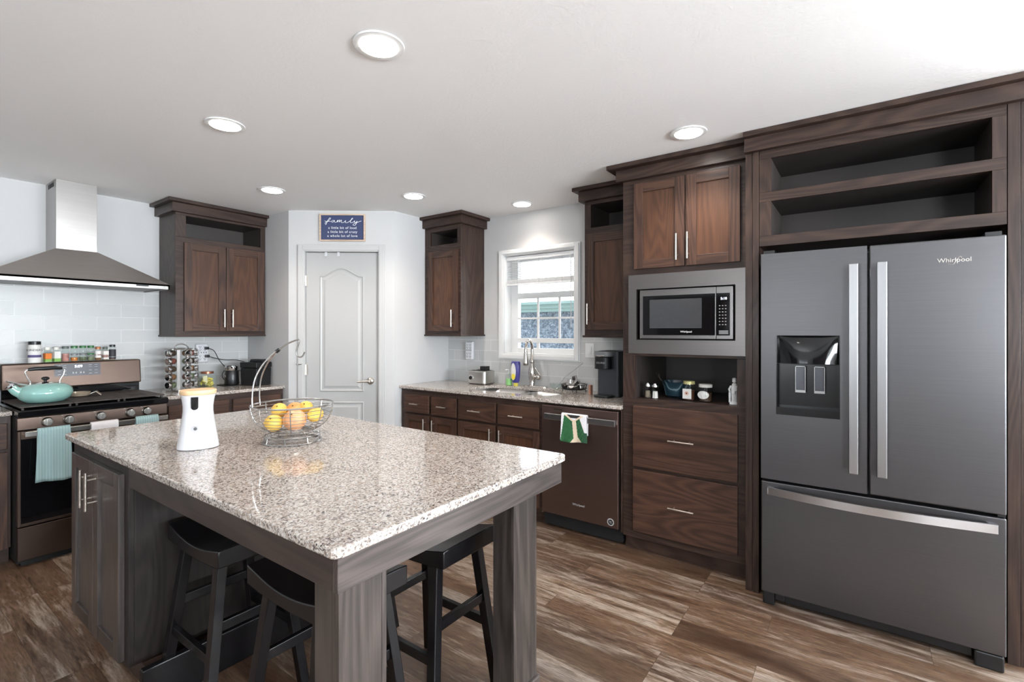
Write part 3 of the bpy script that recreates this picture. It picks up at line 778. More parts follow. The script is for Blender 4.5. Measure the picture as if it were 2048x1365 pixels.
# sink
sk = thing('sink', (3.25, 2.26, .70), 'stainless steel double bowl sink under the window', 'sink')
SINKS = brushed('sink_steel', (200, 200, 200), .3, 'Y')
def bowl(y0, y1):
    mb = MB(); o_ = rrect(SX0+.004, y0, SX1-.004, y1, .09, 6); i_ = rrect(SX0+.02, y0+.014, SX1-.02, y1-.014, .08, 6); n = len(o_)
    lv = [(o_, .8885), (o_, .72), (i_, .705)]
    for (a, za), (b, zb) in zip(lv, lv[1:]):
        mb.add([(x, y, za) for x, y in a]+[(x, y, zb) for x, y in b], [(i, (i+1) % n, n+(i+1) % n, n+i) for i in range(n)], 0, True)
    mb.add([(x, y, .705) for x, y in i_], [tuple(range(n))])
    mb.lathe([(.04, .7055), (.04, .707), (.03, .7065)], ((SX0+SX1)/2, (y0+y1)/2, 0), 20, 0)
    b = mb.build('bowl', SINKS, sk); s = b.modifiers.new('s', 'SOLIDIFY'); s.thickness = .002; s.offset = 1; return b
bowl(2.235, SY1-.002); bowl(SY0+.002, 2.215)
MB().box((SX0+.01, 2.212, .80), (SX1-.01, 2.238, .885)).build('divider', SINKS, sk, bevel=.006)
# faucet
fc = thing('faucet', (3.515, 2.30, CZ1), 'brushed nickel pull down kitchen faucet behind the sink', 'faucet')
FN = plain('faucet_nickel', (200, 194, 188), .18, 1)
MB().lathe([(.028, 0), (.028, .006), (.026, .010)], (3.515, 2.27, CZ1), 28, sx=1, sy=4.2).build('base_plate', FN, fc)
fx_, fy_ = 3.515, 2.30
mb = MB().lathe([(.028, .008), (.022, .02), (.03, .075), (.034, .11), (.03, .15), (.017, .20), (.020, .205), (.020, .225), (.0145, .232), (.0135, .32)], (fx_, fy_, CZ1), 24)
pts = [(fx_, fy_, CZ1+.31)]
for k in range(13):
    a = PI*k/12; pts.append((fx_-.055+.055*math.cos(a), fy_-.004*(1-math.cos(a)), CZ1+.325+.075*math.sin(a)))
mb.tube(pts, .0125, 14); mb.build('spout', FN, fc)
ex, ey = pts[-1][0], pts[-1][1]
MB().lathe([(.0135, 0), (.015, -.03), (.018, -.06), (.024, -.11), (.026, -.125), (.020, -.135)], (ex, ey, CZ1+.325), 20).build('spray_head', FN, fc)
mb = MB().tube([(fx_, fy_-.02, CZ1+.085), (fx_, fy_-.05, CZ1+.085)], .018, 14).sphere((fx_, fy_-.062, CZ1+.087), .026, 16)
mb.tube([(fx_, fy_-.062, CZ1+.09), (fx_-.005, fy_-.085, CZ1+.10), (fx_-.02, fy_-.045, CZ1+.165)], [.010, .009, .006], 10); mb.build('lever', FN, fc)

# ---- microwave
mw = thing('microwave', (2.95, .86, 1.25), 'built-in black and steel microwave with wide trim kit', 'microwave')
TX = 2.938
mb = MB(); y0, y1, z0, z1 = .522, 1.198, 1.252, 1.741; a, b, c, d = .573, 1.146, 1.337, 1.651
for q in ((y0, a, z0, z1), (b, y1, z0, z1), (a, b, z0, c), (a, b, d, z1)): mb.box((TX, q[0], q[2]), (FX-.001, q[1], q[3]))
mb.build('trim_kit', brushed('microwave_trim_steel', (124, 120, 119), .34, 'Y'), mw)
MB().box((2.985, .575, 1.339), (3.32, 1.144, 1.649)).build('housing', BLACKM, mw)
MSS = brushed('microwave_steel', (132, 129, 128), .32, 'Y')
o = MB().box((2.950, .680, 1.345), (2.985, 1.128, 1.645)).build('door', MSS, mw, bevel=.002)
MB().box((2.9485, .683, 1.366), (2.9505, 1.108, 1.607)).build('glass', BLACKG, o)
MWG = plain('microwave_window', (66, 67, 70), .12)
MB().box((2.9478, .756, 1.408), (2.949, 1.065, 1.583)).build('window', MWG, o)
o = MB().box((2.950, .588, 1.345), (2.985, .677, 1.645)).build('control_panel', MSS, mw, bevel=.002)
MB().box((2.9485, .604, 1.366), (2.9505, .675, 1.607)).build('glass', BLACKG, o)
text('clock_digits', '5:10', .020, emit('clock_glow', (230, 240, 255), 1.6), o, MX(2.9482, .636, 1.575))
mb = MB()
for r in range(7):
    for k in range(3): mb.box((2.9482, .622+k*.016, 1.425+r*.018), (2.9478, .630+k*.016, 1.430+r*.018))
mb.build('keypad_print', TXTG, o)
MB().box((2.9470, .612, 1.373), (2.9485, .662, 1.395)).build('open_button', GREYP, o, bevel=.001)
text('brand_lettering', 'Whirlpool', .016, TXTW, mw, MX(2.9474, .845, 1.387))

# ---- fridge surround
FS = 2.87
fs = thing('fridge_surround_cabinet', (3.2, 0, 0), 'dark wood surround with two open shelves above the refrigerator', 'cabinet')
carcass(fs, 'X', FS, -.493, .442, 1.838, 2.36, .41, [(-.448, .387, 1.892, 2.071), (-.448, .387, 2.121, 2.298)])
MB().box((FS, .444, 0), (XR-.001, .464, 2.36)).box((FS-.002, .444, 0), (FS+.02, .474, 2.36)).box((FS+.004, .476, 0), (FS+.03, .510, 2.36)).build('side_panel', WV, fs, bevel=.001)
MB().box((FS, -.513, 0), (XR-.001, -.495, 2.36)).box((FS-.002, -.533, 0), (FS+.02, -.495, 2.36)).box((FS+.002, -.562, 0), (FS+.03, -.535, 2.36)).build('side_panel', WV, fs, bevel=.001)
crown(fs, 'X', FS, -.562, .510, ends=(1, 0), cap=.068, back=.3)

# ---- refrigerator
fr = thing('refrigerator', (3.1, -.03, 0), 'black stainless french door refrigerator with water dispenser', 'refrigerator')
RX = 2.762
MB().box((2.835, -.470, .045), (3.50, .414, 1.762)).build('cabinet', plain('fridge_side', (70, 70, 73), .4, .6), fr, bevel=.004)
def fdoor(y0, y1, z0, z1, hole=None):
    mb = MB()
    if not hole: mb.box((RX, y0, z0), (2.828, y1, z1))
    else:
        a, b, c, d = hole
        for q in ((y0, a, z0, z1), (b, y1, z0, z1), (a, b, z0, c), (a, b, d, z1)): mb.box((RX, q[0], q[2]), (2.828, q[1], q[3]))
    return mb
HOLE = (.084, .350, .975, 1.369)
# left door: built as one ring so that edges stay clean
ld = fdoor(-.019, .418, .645, 1.781, HOLE).build('door', BLKSS, fr)
rd = fdoor(-.474, -.027, .645, 1.781).build('door', BLKSS, fr, bevel=.005)
fd = fdoor(-.474, .418, .072, .632).build('freezer_drawer', BLKSS, fr, bevel=.005)
def fhandle(par, y0, y1):
    mb = MB().box((2.700, y0, .742), (2.714, y1, 1.697)).box((2.712, y0+.004, .76), (RX, y1-.004, .80)).box((2.712, y0+.004, 1.64), (RX, y1-.004, 1.68))
    mb.build('handle', SSY, par, bevel=.003)
fhandle(ld, .014, .050); fhandle(rd, -.090, -.053)
mb = MB(); n = 24
for i in range(n):
    p = []
    for t in (i/n, (i+1)/n):
        y = .386-.83*t; x = 2.726-.046*math.sin(PI*t); p.append((x, y))
    (xa, ya), (xb, yb) = p
    mb.hexa([(xa, ya, .576), (xb, yb, .576), (xb+.012, yb, .576), (xa+.012, ya, .576)], [(xa, ya, .612), (xb, yb, .612), (xb+.012, yb, .612), (xa+.012, ya, .612)])
mb.box((2.725, .36, .580), (RX, .384, .608)).box((2.725, -.440, .580), (RX, -.416, .608)); mb.build('handle', brushed('freezer_handle_steel', (205, 205, 207), .27, 'Y'), fd)
dsp = MB().box((RX+.055, .084, .975), (2.828, .350, 1.369)).box((RX+.004, .084, .975), (RX+.055, .0875, 1.369)).box((RX+.004, .3465, .975), (RX+.055, .350, 1.369)).box((RX+.001, .084, .975), (RX+.055, .350, 1.012)).build('dispenser', plain('dispenser_black', (9, 9, 11), .22), ld)
mb = MB(); G_ = 14; PV = []
for i in range(G_+1):
    for j in range(G_+1):
        u, v = i/G_, j/G_
        PV.append((RX+.024-.020*(1-(2*u-1)**4)*(1-v)**.6*(1-.5*(2*u-1)**2)-.004*(1-(2*u-1)**2), .0845+.265*u, 1.232+.1365*v))
mb.add(PV, [(i*(G_+1)+j, (i+1)*(G_+1)+j, (i+1)*(G_+1)+j+1, i*(G_+1)+j+1) for i in range(G_) for j in range(G_)], 0, True)
mb.box((RX+.026, .0845, 1.232), (RX+.054, .3495, 1.3685)).box((RX+.006, .0845, 1.228), (RX+.03, .3495, 1.232))
mb.build('control_panel', BLACKG, dsp)
for ya in (.148, .228):
    MB().box((RX+.030, ya, 1.10), (RX+.038, ya+.038, 1.215)).build('paddle', plain('paddle_grey', (70, 72, 78), .2), dsp, bevel=.002)
    mb = MB().box((RX+.026, ya-.003, 1.088), (RX+.04, ya+.041, 1.10)).box((RX+.026, ya-.003, 1.10), (RX+.031, ya, 1.218)).box((RX+.026, ya+.038, 1.10), (RX+.031, ya+.041, 1.218)).box((RX+.026, ya-.003, 1.215), (RX+.031, ya+.041, 1.218)); mb.build('paddle_frame', CHROME, dsp)
mb = MB().box((2.785, .36, .0), (2.84, .414, .068)).box((2.785, .414-.10, .03), (2.84, .36, .068)).box((2.772, -.470, 0), (2.84, -.38, .066)).box((2.80, -.38, .02), (2.84, .32, .066)); mb.build('foot_grille', BLACK, fr, bevel=.006)
for q_ in (((2.79, .36, 1.781), (2.86, .41, 1.80)), ((2.79, -.465, 1.781), (2.86, -.415, 1.80)), ((2.775, -.474, .634), (2.83, -.45, .644))): MB().box(*q_).build('hinge_cover', BLACK, fr)
text('brand_lettering', 'Whirlpool', .026, NICKEL, rd, MX(RX-.0008, -.316, 1.690), depth=.001)
MB().tube(smooth([(RX-.001, -.296, 1.676), (RX-.001, -.312, 1.672), (RX-.001, -.322, 1.688), (RX-.001, -.334, 1.704), (RX-.001, -.340, 1.698)]), .001, 6).build('brand_swoosh', NICKEL, rd)

# ------------------------------------------------------------------ island
IX0, IX1, IY0, IY1 = .640, 1.668, .930, 3.02
isl = thing('island_base', (1.15, 2.0, 0), 'dark wood kitchen island base with legs and cabinet doors at its far end', 'island')
ISV = WV
mb = MB().box((.66, 2.247, .119), (.678, 2.945, .889)).box((1.632, 2.247, .119), (1.65, 2.945, .889)).box((.678, 2.247, .119), (1.632, 2.262, .889)).box((.678, 2.93, .119), (1.632, 2.945, .889)).box((.678, 2.262, .119), (1.632, 2.93, .137))
mb.build('cabinet_body', [wood('island_cabinet_dark_wood', 'Z', (22, 18, 17), (33, 27, 25), (43, 36, 33), .45)], isl, bevel=.0015)  # darker wood tone than the other island boards
MB().box((.72, 2.30, 0), (1.59, 2.90, .119)).build('toe_kick', WX, isl)
for a, b, hu in ((2.597, 2.895, 2.632), (2.290, 2.592, 2.558)):
    shaker(isl, 'X', .66, a, b, .13, .845, hu, .737, .155, mats=[IWV, IWY, IWV])
mb = MB().box((.66, .968, .803), (.68, 2.246, .889), 1).box((1.636, .968, .803), (1.656, 2.246, .889), 1).box((.66, .93+.018, .803), (1.656, .968, .889), 0)
mb.build('apron', [IWX, IWY], isl, bevel=.0015)
def ileg(x0, x1, y0, y1):
    mb = MB().box((x0, y0, .14), (x1, y1, .803)).box((x0-.003, y0-.003, .14), (x0+.012, y0+.01, .803)); mb.box((x1-.012, y0-.002, .14), (x1+.002, y0+.01, .803))
    l = mb.build('leg', IWV, isl, bevel=.0015)
    MB().box((x0-.012, y0-.012, 0), (x1+.012, y1+.012, .14)).build('leg_plinth', IWX, l, bevel=.004)
ileg(.676, .809, .966, 1.062); ileg(1.361, 1.500, .966, 1.055)
ileg(.676, .76, 2.15, 2.245) if False else None
MB().box((.665, 2.125, .0), (1.63, 2.155, .152)).build('foot_rail', STOOLB, isl, bevel=.004)
MB().box((.70, 2.16, 0), (.80, 2.245, .118)).build('corner_block', WX, isl, bevel=.002)
# stone top
it = MB().prism(rrect(IX0, IY0, IX1, IY1, .022, 5), .889, .914).build('countertop', STONE, bevel=.004)
tag(it, 'speckled granite worktop on the kitchen island', 'countertop')
origin(it, (1.15, 2.0, .889))

# ---- stools
def make_stool(loc, label):
    t = thing('bar_stool', loc, label, 'bar stool', 'black saddle stools under the island')
    mb = MB(); nx, ny = 8, 16; Lx, Ly = .15, .21; zt, zb = .645, .580
    def top(i, j):
        u, v = -1+2*i/nx, -1+2*j/ny
        return (Lx*u, Ly*v, zt-.034*(1-v*v)**1.2*(1-.12*u*u)-.004*abs(u)**4)
    V = [top(i, j) for i in range(nx+1) for j in range(ny+1)]
    V += [(p[0], p[1], zb-.0+(-.012*(1-abs(p[1]/Ly)**2))) for p in V]
    N = (nx+1)*(ny+1); id_ = lambda i, j: i*(ny+1)+j; Fc = []
    for i in range(nx):
        for j in range(ny):
            Fc.append((id_(i, j), id_(i+1, j), id_(i+1, j+1), id_(i, j+1))); Fc.append(tuple(N+q for q in (id_(i, j+1), id_(i+1, j+1), id_(i+1, j), id_(i, j))))
    for i in range(nx):
        for j in (0, ny): Fc.append((id_(i, j), id_(i+1, j), N+id_(i+1, j), N+id_(i, j)))
    for j in range(ny):
        for i in (0, nx): Fc.append((id_(i, j), id_(i, j+1), N+id_(i, j+1), N+id_(i, j)))
    mb.add(V, Fc, 0, True); mb.build('seat', STOOLB, t, local=True, bevel=.004, ang=35)
    tp, bt, zt_ = (.108, .135), (.178, .185), .575
    def legp(sx, sy, z):
        k = 1-z/zt_; return (sx*(tp[0]+(bt[0]-tp[0])*k), sy*(tp[1]+(bt[1]-tp[1])*k))
    for sx in (-1, 1):
        for sy in (-1, 1):
            mb = MB(); hw_ = .017; hd = .019
            r = []
            for z in (0, zt_):
                cx, cy = legp(sx, sy, z); r.append([(cx-hw_, cy-hd, z), (cx+hw_, cy-hd, z), (cx+hw_, cy+hd, z), (cx-hw_, cy+hd, z)])
            mb.hexa(r[0], r[1]); mb.build('leg', STOOLB, t, local=True, bevel=.003)
    for sx in (-1, 1):
        z = .25; a, b = legp(sx, -1, z), legp(sx, 1, z)
        MB().obox((a[0], a[1]+.017, z), (b[0], b[1]-.017, z), .020, .034).build('stretcher', STOOLB, t, local=True, bevel=.002)
    for sy in (-1, 1):
        z = .355; a, b = legp(-1, sy, z), legp(1, sy, z)
        MB().obox((a[0]+.015, a[1], z), (b[0]-.015, b[1], z), .020, .034).build('stretcher', STOOLB, t, local=True, bevel=.002)
    return t
st = make_stool((.92, 1.985, 0), 'black saddle seat stool under the left side, next to the island cabinet')
for loc, lb in (((.932, 1.395, 0), 'black saddle seat stool just behind the nearest island leg'),
                ((1.363, 1.362, 0), 'black saddle seat stool beside the right island leg, seen from its end'),
                ((1.372, 1.975, 0), 'black saddle seat stool deepest under the island, mostly hidden')):
    c = copy_tree(st); c.location = loc; c['label'] = lb
# ------------------------------------------------------------------ range and hood
rg = thing('gas_range', (1.02, 4.35, 0), 'bronze black gas range with towels on its oven handle', 'range')
GX0, GX1, GY = .643, 1.400, 3.99
MB().box((GX0+.002, GY+.045, .02), (GX1-.002, 4.70, .895)).build('body', BLACKM, rg)
# control fascia
MB().hexa([(GX0, 4.0, .808), (GX1, 4.0, .808), (GX1, 4.05, .808), (GX0, 4.05, .808)], [(GX0, 4.004, .880), (GX1, 4.004, .880), (GX1, 4.05, .880), (GX0, 4.05, .880)]).build('control_fascia', BLKSSX, rg, bevel=.003)
MB().box((GX0, 3.975, .883), (GX1, 4.57, .926)).build('cooktop', BLACKG, rg, bevel=.008)
for i, x in enumerate((.771, .870, 1.026, 1.183, 1.276)):
    mb = MB().lathe([(.028, 0), (.028, .004), (.024, .008), (.023, .028), (.020, .031)], (x, 4.001, .844), 24, 0, axis=(0, -1, 0)).box((x-.0045, 3.9995-.038, .826), (x+.0045, 3.972, .862))
    mb.build('knob', SS, rg, bevel=.001)
    MB().box((x-.034, 3.9995, .872), (x-.024, 4.002, .875)).build('knob_mark', TXTG, rg)
GRATE = plain('grate_iron', (58, 50, 46), .55, .2, bumpy=.1)
for k in range(3):
    a = GX0+.012+k*.2455; b = a+.2435
    mb = MB().box((a, 4.02, .936), (b, 4.535, .944))
    for (fxx, fyy) in ((a+.01, 4.03), (b-.02, 4.03), (a+.01, 4.51), (b-.02, 4.51)): mb.box((fxx, fyy, .924), (fxx+.012, fyy+.012, .937))
    g = mb.build('grate', GRATE, rg, bevel=.002)
    if k != 1:
        mb = MB()
        for (cx, cy) in ((a+.115, 4.15), (a+.115, 4.40)):
            for q in range(5):
                for s_ in (-1, 1): mb.box((cx+s_*.02-.022*(1 if s_ < 0 else -.0)-.0, cy-.045+q*.022, .9438), (cx+s_*.02+.03, cy-.038+q*.022, .9446))
        mb.build('grate_slots', BLACKM, g)
    else:
        mb = MB()
        for q in range(6): mb.box((a+.03, 4.06+q*.08, .9438), (b-.03, 4.066+q*.08, .9446))
        mb.build('grate_slots', BLACKM, g)
# backguard
bgd = MB().hexa([(.660, 4.565, .995), (1.424, 4.565, .995), (1.424, 4.66, .995), (.660, 4.66, .995)], [(.660, 4.585, 1.172), (1.424, 4.585, 1.172), (1.424, 4.66, 1.172), (.660, 4.66, 1.172)]).build('backguard', BLKSSX, rg, bevel=.010, seg=3)
MB().box((.664, 4.605, .92), (1.42, 4.66, .996)).build('backguard_base', BLACKG, rg)
def bgy(z): return 4.565+.02*(z-.995)/.177-.0012
dp = MB().hexa([(.920, bgy(1.068)-.0008, 1.072), (1.174, bgy(1.068)-.0008, 1.072), (1.174, bgy(1.068)+.003, 1.072), (.920, bgy(1.068)+.003, 1.072)], [(.920, bgy(1.152)-.0008, 1.158), (1.174, bgy(1.152)-.0008, 1.158), (1.174, bgy(1.152)+.003, 1.158), (.920, bgy(1.152)+.003, 1.158)]).build('display_panel', plain('display_glass', (52, 54, 62), .15), rg)
text('clock_digits', '5:09', .026, emit('range_clock', (220, 228, 255), 2.0), dp, MY(1.05, bgy(1.14)-.002, 1.138))
mb = MB()
for x in (.945, .975, 1.115, 1.148):
    for z in (1.085, 1.108, 1.132, 1.146): mb.box((x-.009, bgy(z)-.0016, z-.0015), (x+.009, bgy(z)-.0006, z+.0015))
for x in (1.02, 1.036, 1.062, 1.078): mb.box((x-.004, bgy(1.09)-.0016, 1.085), (x+.004, bgy(1.09)-.0006, 1.10))
mb.build('key_print', TXTG, dp)
# oven door
mb = MB()
for q in ((GX0, GX0+.014, .245, .803), (GX1-.014, GX1, .245, .803), (GX0+.014, GX1-.014, .755, .803), (GX0+.014, GX1-.014, .245, .262)): mb.box((q[0], GY, q[2]), (q[1], GY+.045, q[3]))
od = mb.build('oven_door', BLKSSX, rg, bevel=.002)
MB().box((GX0+.014, GY+.001, .262), (GX1-.014, GY+.04, .755)).build('window', BLACKG, od)
MB().box((.664, 3.925, .776), (1.380, 3.938, .807)).box((.668, 3.935, .780), (.688, GY, .803)).box((1.356, 3.935, .780), (1.376, GY, .803)).build('handle', SS, od, bevel=.003)
MB().box((GX0, GY, .045), (GX1, GY+.045, .238)).build('drawer', BLKSSX, rg, bevel=.003)
MB().box((GX0+.02, GY+.05, 0), (GX1-.02, 4.6, .05)).build('base', BLACKM, rg)
AQUA = NT('aqua_towel'); v = AQUA.coords((1, 1, 1), rnd=False); wv = AQUA.n('ShaderNodeTexWave'); wv.inputs['Scale'].default_value = 24; wv.bands_direction = 'X'; AQUA.l(v, wv.inputs['Vector'])
AQUA.l(AQUA.ramp(wv.outputs['Fac'], [(.2, (140, 168, 170)), (.8, (156, 182, 183))]), AQUA.b.inputs['Base Color']); AQUA.set(Roughness=.95); AQUA.bump(wv.outputs['Fac'], .12, .001); AQUA = AQUA.mat
a1 = cloth('dish_towel', towel_fn('Y', 3.9315, .024, .808, .716, .862, .50, .55, .16, .0035, 3), 30, 30, [AQUA], lambda u, v: 0)
tag(a1, 'ribbed aqua towel hanging at the left end of the oven handle', 'towel')
a2 = cloth('dish_towel', towel_fn('Y', 3.9315, .026, .808, .960, 1.098, .52, .55, .0, .0025, 3), 24, 24, [WHT], lambda u, v: 0)
tag(a2, 'white towel over the middle of the oven handle', 'towel')
a3 = cloth('dish_towel', towel_fn('Y', 3.9315, .024, .808, 1.192, 1.322, .50, .55, .05, .0025, 3), 24, 24, [AQUA], lambda u, v: 0)
tag(a3, 'aqua towel at the right end of the oven handle, half behind the island', 'towel')

# kettle
kx, ky, kz = .803, 4.205, .9447
kt = thing('tea_kettle', (kx, ky, kz), 'aqua enamel whistling tea kettle on the left burners', 'kettle')
AQE = plain('aqua_enamel', (138, 182, 174), .12, var=.02, Coat_Weight=.5)
MB().lathe([(.080, 0), (.098, .005), (.124, .028), (.134, .056), (.129, .080), (.112, .100), (.085, .112), (.06, .117), (.04, .118)], (kx, ky, kz), 36).build('body', AQE, kt)
MB().lathe([(.05, .112), (.05, .118), (.03, .124), (.012, .126)], (kx, ky, kz), 28).build('lid', CHROME, kt)
MB().lathe([(.009, .120), (.007, .134), (.019, .142), (.020, .150), (.012, .157), (.004, .158)], (kx, ky, kz), 20).build('lid_knob', BLACK, kt)
sdv = Vector((-1, -.10, 0)).normalized()
cK = Vector((kx, ky, kz))
MB().tube([cK+sdv*.10+Vector((0, 0, .060)), cK+sdv*.138+Vector((0, 0, .083)), cK+sdv*.160+Vector((0, 0, .108))], [.036, .027, .021], 20).build('spout', AQE, kt)
mb = MB().tube([cK+sdv*.157+Vector((0, 0, .104)), cK+sdv*.164+Vector((0, 0, .113))], [.022, .023], 20)
mb.tube([cK+sdv*.165+Vector((0, 0, .126)), cK+sdv*.125+Vector((0, 0, .122)), cK+sdv*.085+Vector((0, 0, .112))], [.004, .005, .006], 8).tube([cK+sdv*.178+Vector((0, 0, .143)), cK+sdv*.13+Vector((0, 0, .124))], [.005, .006], 8)
mb.build('whistle', CHROME, kt)
hp = []
for s_ in (-1, 1):
    q = smooth([cK+sdv*(.078*s_)+Vector((0, 0, .103)), cK+sdv*(.070*s_)+Vector((0, 0, .125)), cK+sdv*(.088*s_)+Vector((0, 0, .165)), cK+sdv*(.094*s_)+Vector((0, 0, .195)), cK+sdv*(.080*s_)+Vector((0, 0, .208))], 4)
    MB().tube(q, .0042, 10).box(cK+sdv*(.078*s_)+Vector((-.012, -.010, .092)), cK+sdv*(.078*s_)+Vector((.012, .010, .108))).build('handle_wire', CHROME, kt)
MB().tube(smooth([cK+sdv*.082+Vector((0, 0, .206)), cK+sdv*.04+Vector((0, 0, .211)), cK+Vector((0, 0, .210)), cK-sdv*.04+Vector((0, 0, .211)), cK-sdv*.082+Vector((0, 0, .206))], 4), [.007+.006*math.sin(PI*i/16)**.5 for i in range(17)], 12).build('handle_grip', BLACK, kt)
# spoon rest
sr = thing('spoon_rest', (1.02, 4.34, .9447), 'grey ceramic spoon rest in the middle of the range', 'spoon rest')
SRM = plain('spoon_rest_glaze', (150, 136, 118), .2)
MB().lathe([(.03, 0), (.05, .004), (.060, .028), (.057, .029), (.047, .012), (.001, .009)], (1.005, 4.36, .9447), 28).build('dish', SRM, sr)
MB().hexa([(1.04, 4.30, .956), (1.06, 4.36, .956), (1.062, 4.36, .960), (1.042, 4.30, .960)], [(1.075, 4.29, .972), (1.095, 4.345, .972), (1.096, 4.345, .976), (1.076, 4.29, .976)]).hexa([(1.075, 4.29, .972), (1.095, 4.345, .972), (1.096, 4.345, .976), (1.076, 4.29, .976)], [(1.10, 4.28, .948), (1.12, 4.335, .948), (1.122, 4.335, .952), (1.102, 4.28, .952)]).build('handle_rest', SRM, sr)

# spice bottles on the backguard
def jar(name, x, y, z, r, h, label, cat, lidm, bodym, contents=None, lidh=.018, labelm=None, lz=(.15, .7), sq=False, group=None, neck=.8, lidr=.85, top_loc=None, lab_text=None, band=None):
    t = thing(name, (x, y, z), label, cat, group)
    n = 4 if sq else 20; rot = PI/4+.2 if sq else 0; rr = r*(1.3 if sq else 1)
    hb = h-lidh
    MB().lathe([(rr*.92, 0), (rr, .003), (rr, hb*.80), (rr*neck, hb*.93), (rr*neck, hb)], (x, y, z), n, rot=rot, sm=not sq).build('jar_body', bodym, t, bevel=.002 if sq else 0)
    if contents: MB().lathe([(rr*.86, .004), (rr*.86, hb*.62)], (x, y, z), n, rot=rot, sm=not sq).build('contents', contents, t)
    lr = r*lidr
    MB().lathe([(lr, hb-.001), (lr, h-.002), (lr*.9, h)], (x, y, z), 20).build('lid', lidm, t)
    if labelm:
        if not isinstance(labelm, list): labelm = [(labelm, lz)]
        for lm, (l0, l1) in labelm:
            MB().lathe([(rr*1.012, hb*l0), (rr*1.012, hb*l1)], (x, y, z), n, rot=rot, sm=not sq).build('paper_label', lm, t)
    if lab_text:
        tt, sz, zz, mt = lab_text
        d = Vector((-x, -y, 0)).normalized(); c = Vector((x, y, z+zz))+d*(rr*1.03)
        text('label_lettering', tt, sz, mt, t, plane_M(c, Vector((0, 0, 1)).cross(d), (0, 0, 1)), depth=.0004)
    return t
SPG = 'spice bottles on the back of the range'
ORG = plain('turmeric', (196, 116, 44), .7); RED = plain('paprika', (128, 70, 60), .8, var=.5); PNK = plain('pink_salt', (186, 128, 120), .7, var=.4); HRB = plain('dried_herbs', (104, 112, 84), .8, var=.5); BRN = plain('ground_spice', (132, 92, 58), .8)
LGREEN = plain('green_lid', (54, 110, 62), .4); LWHITE = plain('white_lid', (214, 212, 204), .4); LGREY = plain('grey_lid', (88, 96, 90), .4)
LBW = plain('paper_white', (224, 222, 218), .7); LBG = plain('paper_green', (130, 176, 92), .7); LBK = plain('paper_black', (48, 48, 54), .6); LBP = plain('paper_purple', (86, 80, 122), .7); LBR = plain('paper_rose', (200, 150, 140), .7); LBO = plain('paper_orange', (214, 120, 52), .7)
JB = JARG
SY_ = 4.622; SZ_ = 1.1725
jar('spice_bottle', .828, SY_, SZ_, .034, .148, 'large white labelled seasoning bottle with black lid, leftmost on the range back', 'spice bottle', BLACK, LBW, None, .022, [(LBP, (.30, .44))], group=SPG, neck=.93, lidr=.97, lab_text=('KINDERS', .020, .088, TXTK))
jar('spice_bottle', .893, SY_, SZ_, .0185, .106, 'orange spice jar with green base band beside the large white bottle', 'spice bottle', LWHITE, JB, ORG, .018, [(LBO, (.3, .72)), (LBG, (.05, .25))], sq=True, group=SPG)
jar('spice_bottle', .940, SY_, SZ_, .0185, .106, 'white and green labelled spice jar, third from the left', 'spice bottle', LWHITE, JB, BRN, .018, [(LBW, (.3, .85)), (LBG, (.05, .3))], sq=True, group=SPG)
jar('spice_bottle', .988, SY_, SZ_, .022, .110, 'clear jar of pink coarse salt with grey lid', 'spice bottle', LGREY, JB, PNK, .016, None, group=SPG)
def stack(x, lab1, lab2, cont, topcont, midlid):
    jar('spice_bottle', x, SY_, SZ_, .022, .056, lab1, 'spice bottle', midlid, JB, cont, .010, None, group=SPG)
    jar('spice_bottle', x, SY_, SZ_+.0565, .022, .056, lab2, 'spice bottle', LGREEN, JB, topcont, .016, None, group=SPG)
stack(1.036, 'small clear jar of orange spice, under the first green lid', 'small clear jar with green lid on the orange spice jar', ORG, None, GREYP)
stack(1.084, 'small clear jar of grey herbs, under the middle green lid', 'small clear jar with green lid, middle of the stacked three', HRB, None, GREYP)
stack(1.129, 'small clear jar of dark herbs with green rim, bottom of the third stack', 'small clear jar with green lid, top of the third stack', HRB, None, LGREEN)
jar('spice_bottle', 1.171, SY_, SZ_, .019, .103, 'clear spice jar with gold and orange lid and red label band', 'spice bottle', plain('copper_lid', (176, 120, 86), .4, .5), JB, BRN, .018, [(LBW, (.25, .85)), (LBR, (.45, .55))], group=SPG)
jar('spice_bottle', 1.213, SY_, SZ_, .0175, .100, 'white labelled spice jar with red print, next to the black one', 'spice bottle', LGREY, JB, BRN, .018, [(LBW, (.1, .85)), (LBR, (.25, .5))], sq=True, group=SPG)
jar('spice_bottle', 1.257, SY_, SZ_, .021, .116, 'black labelled spice bottle at the right end of the range back', 'spice bottle', BLACK, JB, BRN, .016, [(LBK, (.1, .80)), (LBW, (.22, .27))], group=SPG)

# range hood
hd = thing('range_hood', (1.024, 4.5, 1.705), 'stainless steel pyramid range hood above the range', 'range hood')
hx0, hx1, hy = .536, 1.512, 4.27
MB().box((.913, 4.50, 1.955), (1.135, YB-.001, 2.4395)).build('chimney', brushed('chimney_steel', (164, 161, 158), .3, 'X'), hd, bevel=.001)
MB().hexa([(hx0, hy, 1.743), (hx1, hy, 1.743), (hx1, YB-.001, 1.743), (hx0, YB-.001, 1.743)], [(.910, 4.497, 1.96), (1.138, 4.497, 1.96), (1.138, YB-.001, 1.96), (.910, YB-.001, 1.96)]).build('canopy', HOODSS, hd)
cb_ = MB(); t = .012
cb_.box((hx0, hy, 1.705), (hx1, hy+t, 1.743)).box((hx0, hy, 1.705), (hx0+t, YB-.001, 1.743)).box((hx1-t, hy, 1.705), (hx1, YB-.001, 1.743)).box((hx0, hy, 1.728), (hx1, YB-.001, 1.743)); cb_.build('canopy_band', brushed('hood_band_steel', (160, 158, 156), .38, 'X'), hd, bevel=.001)
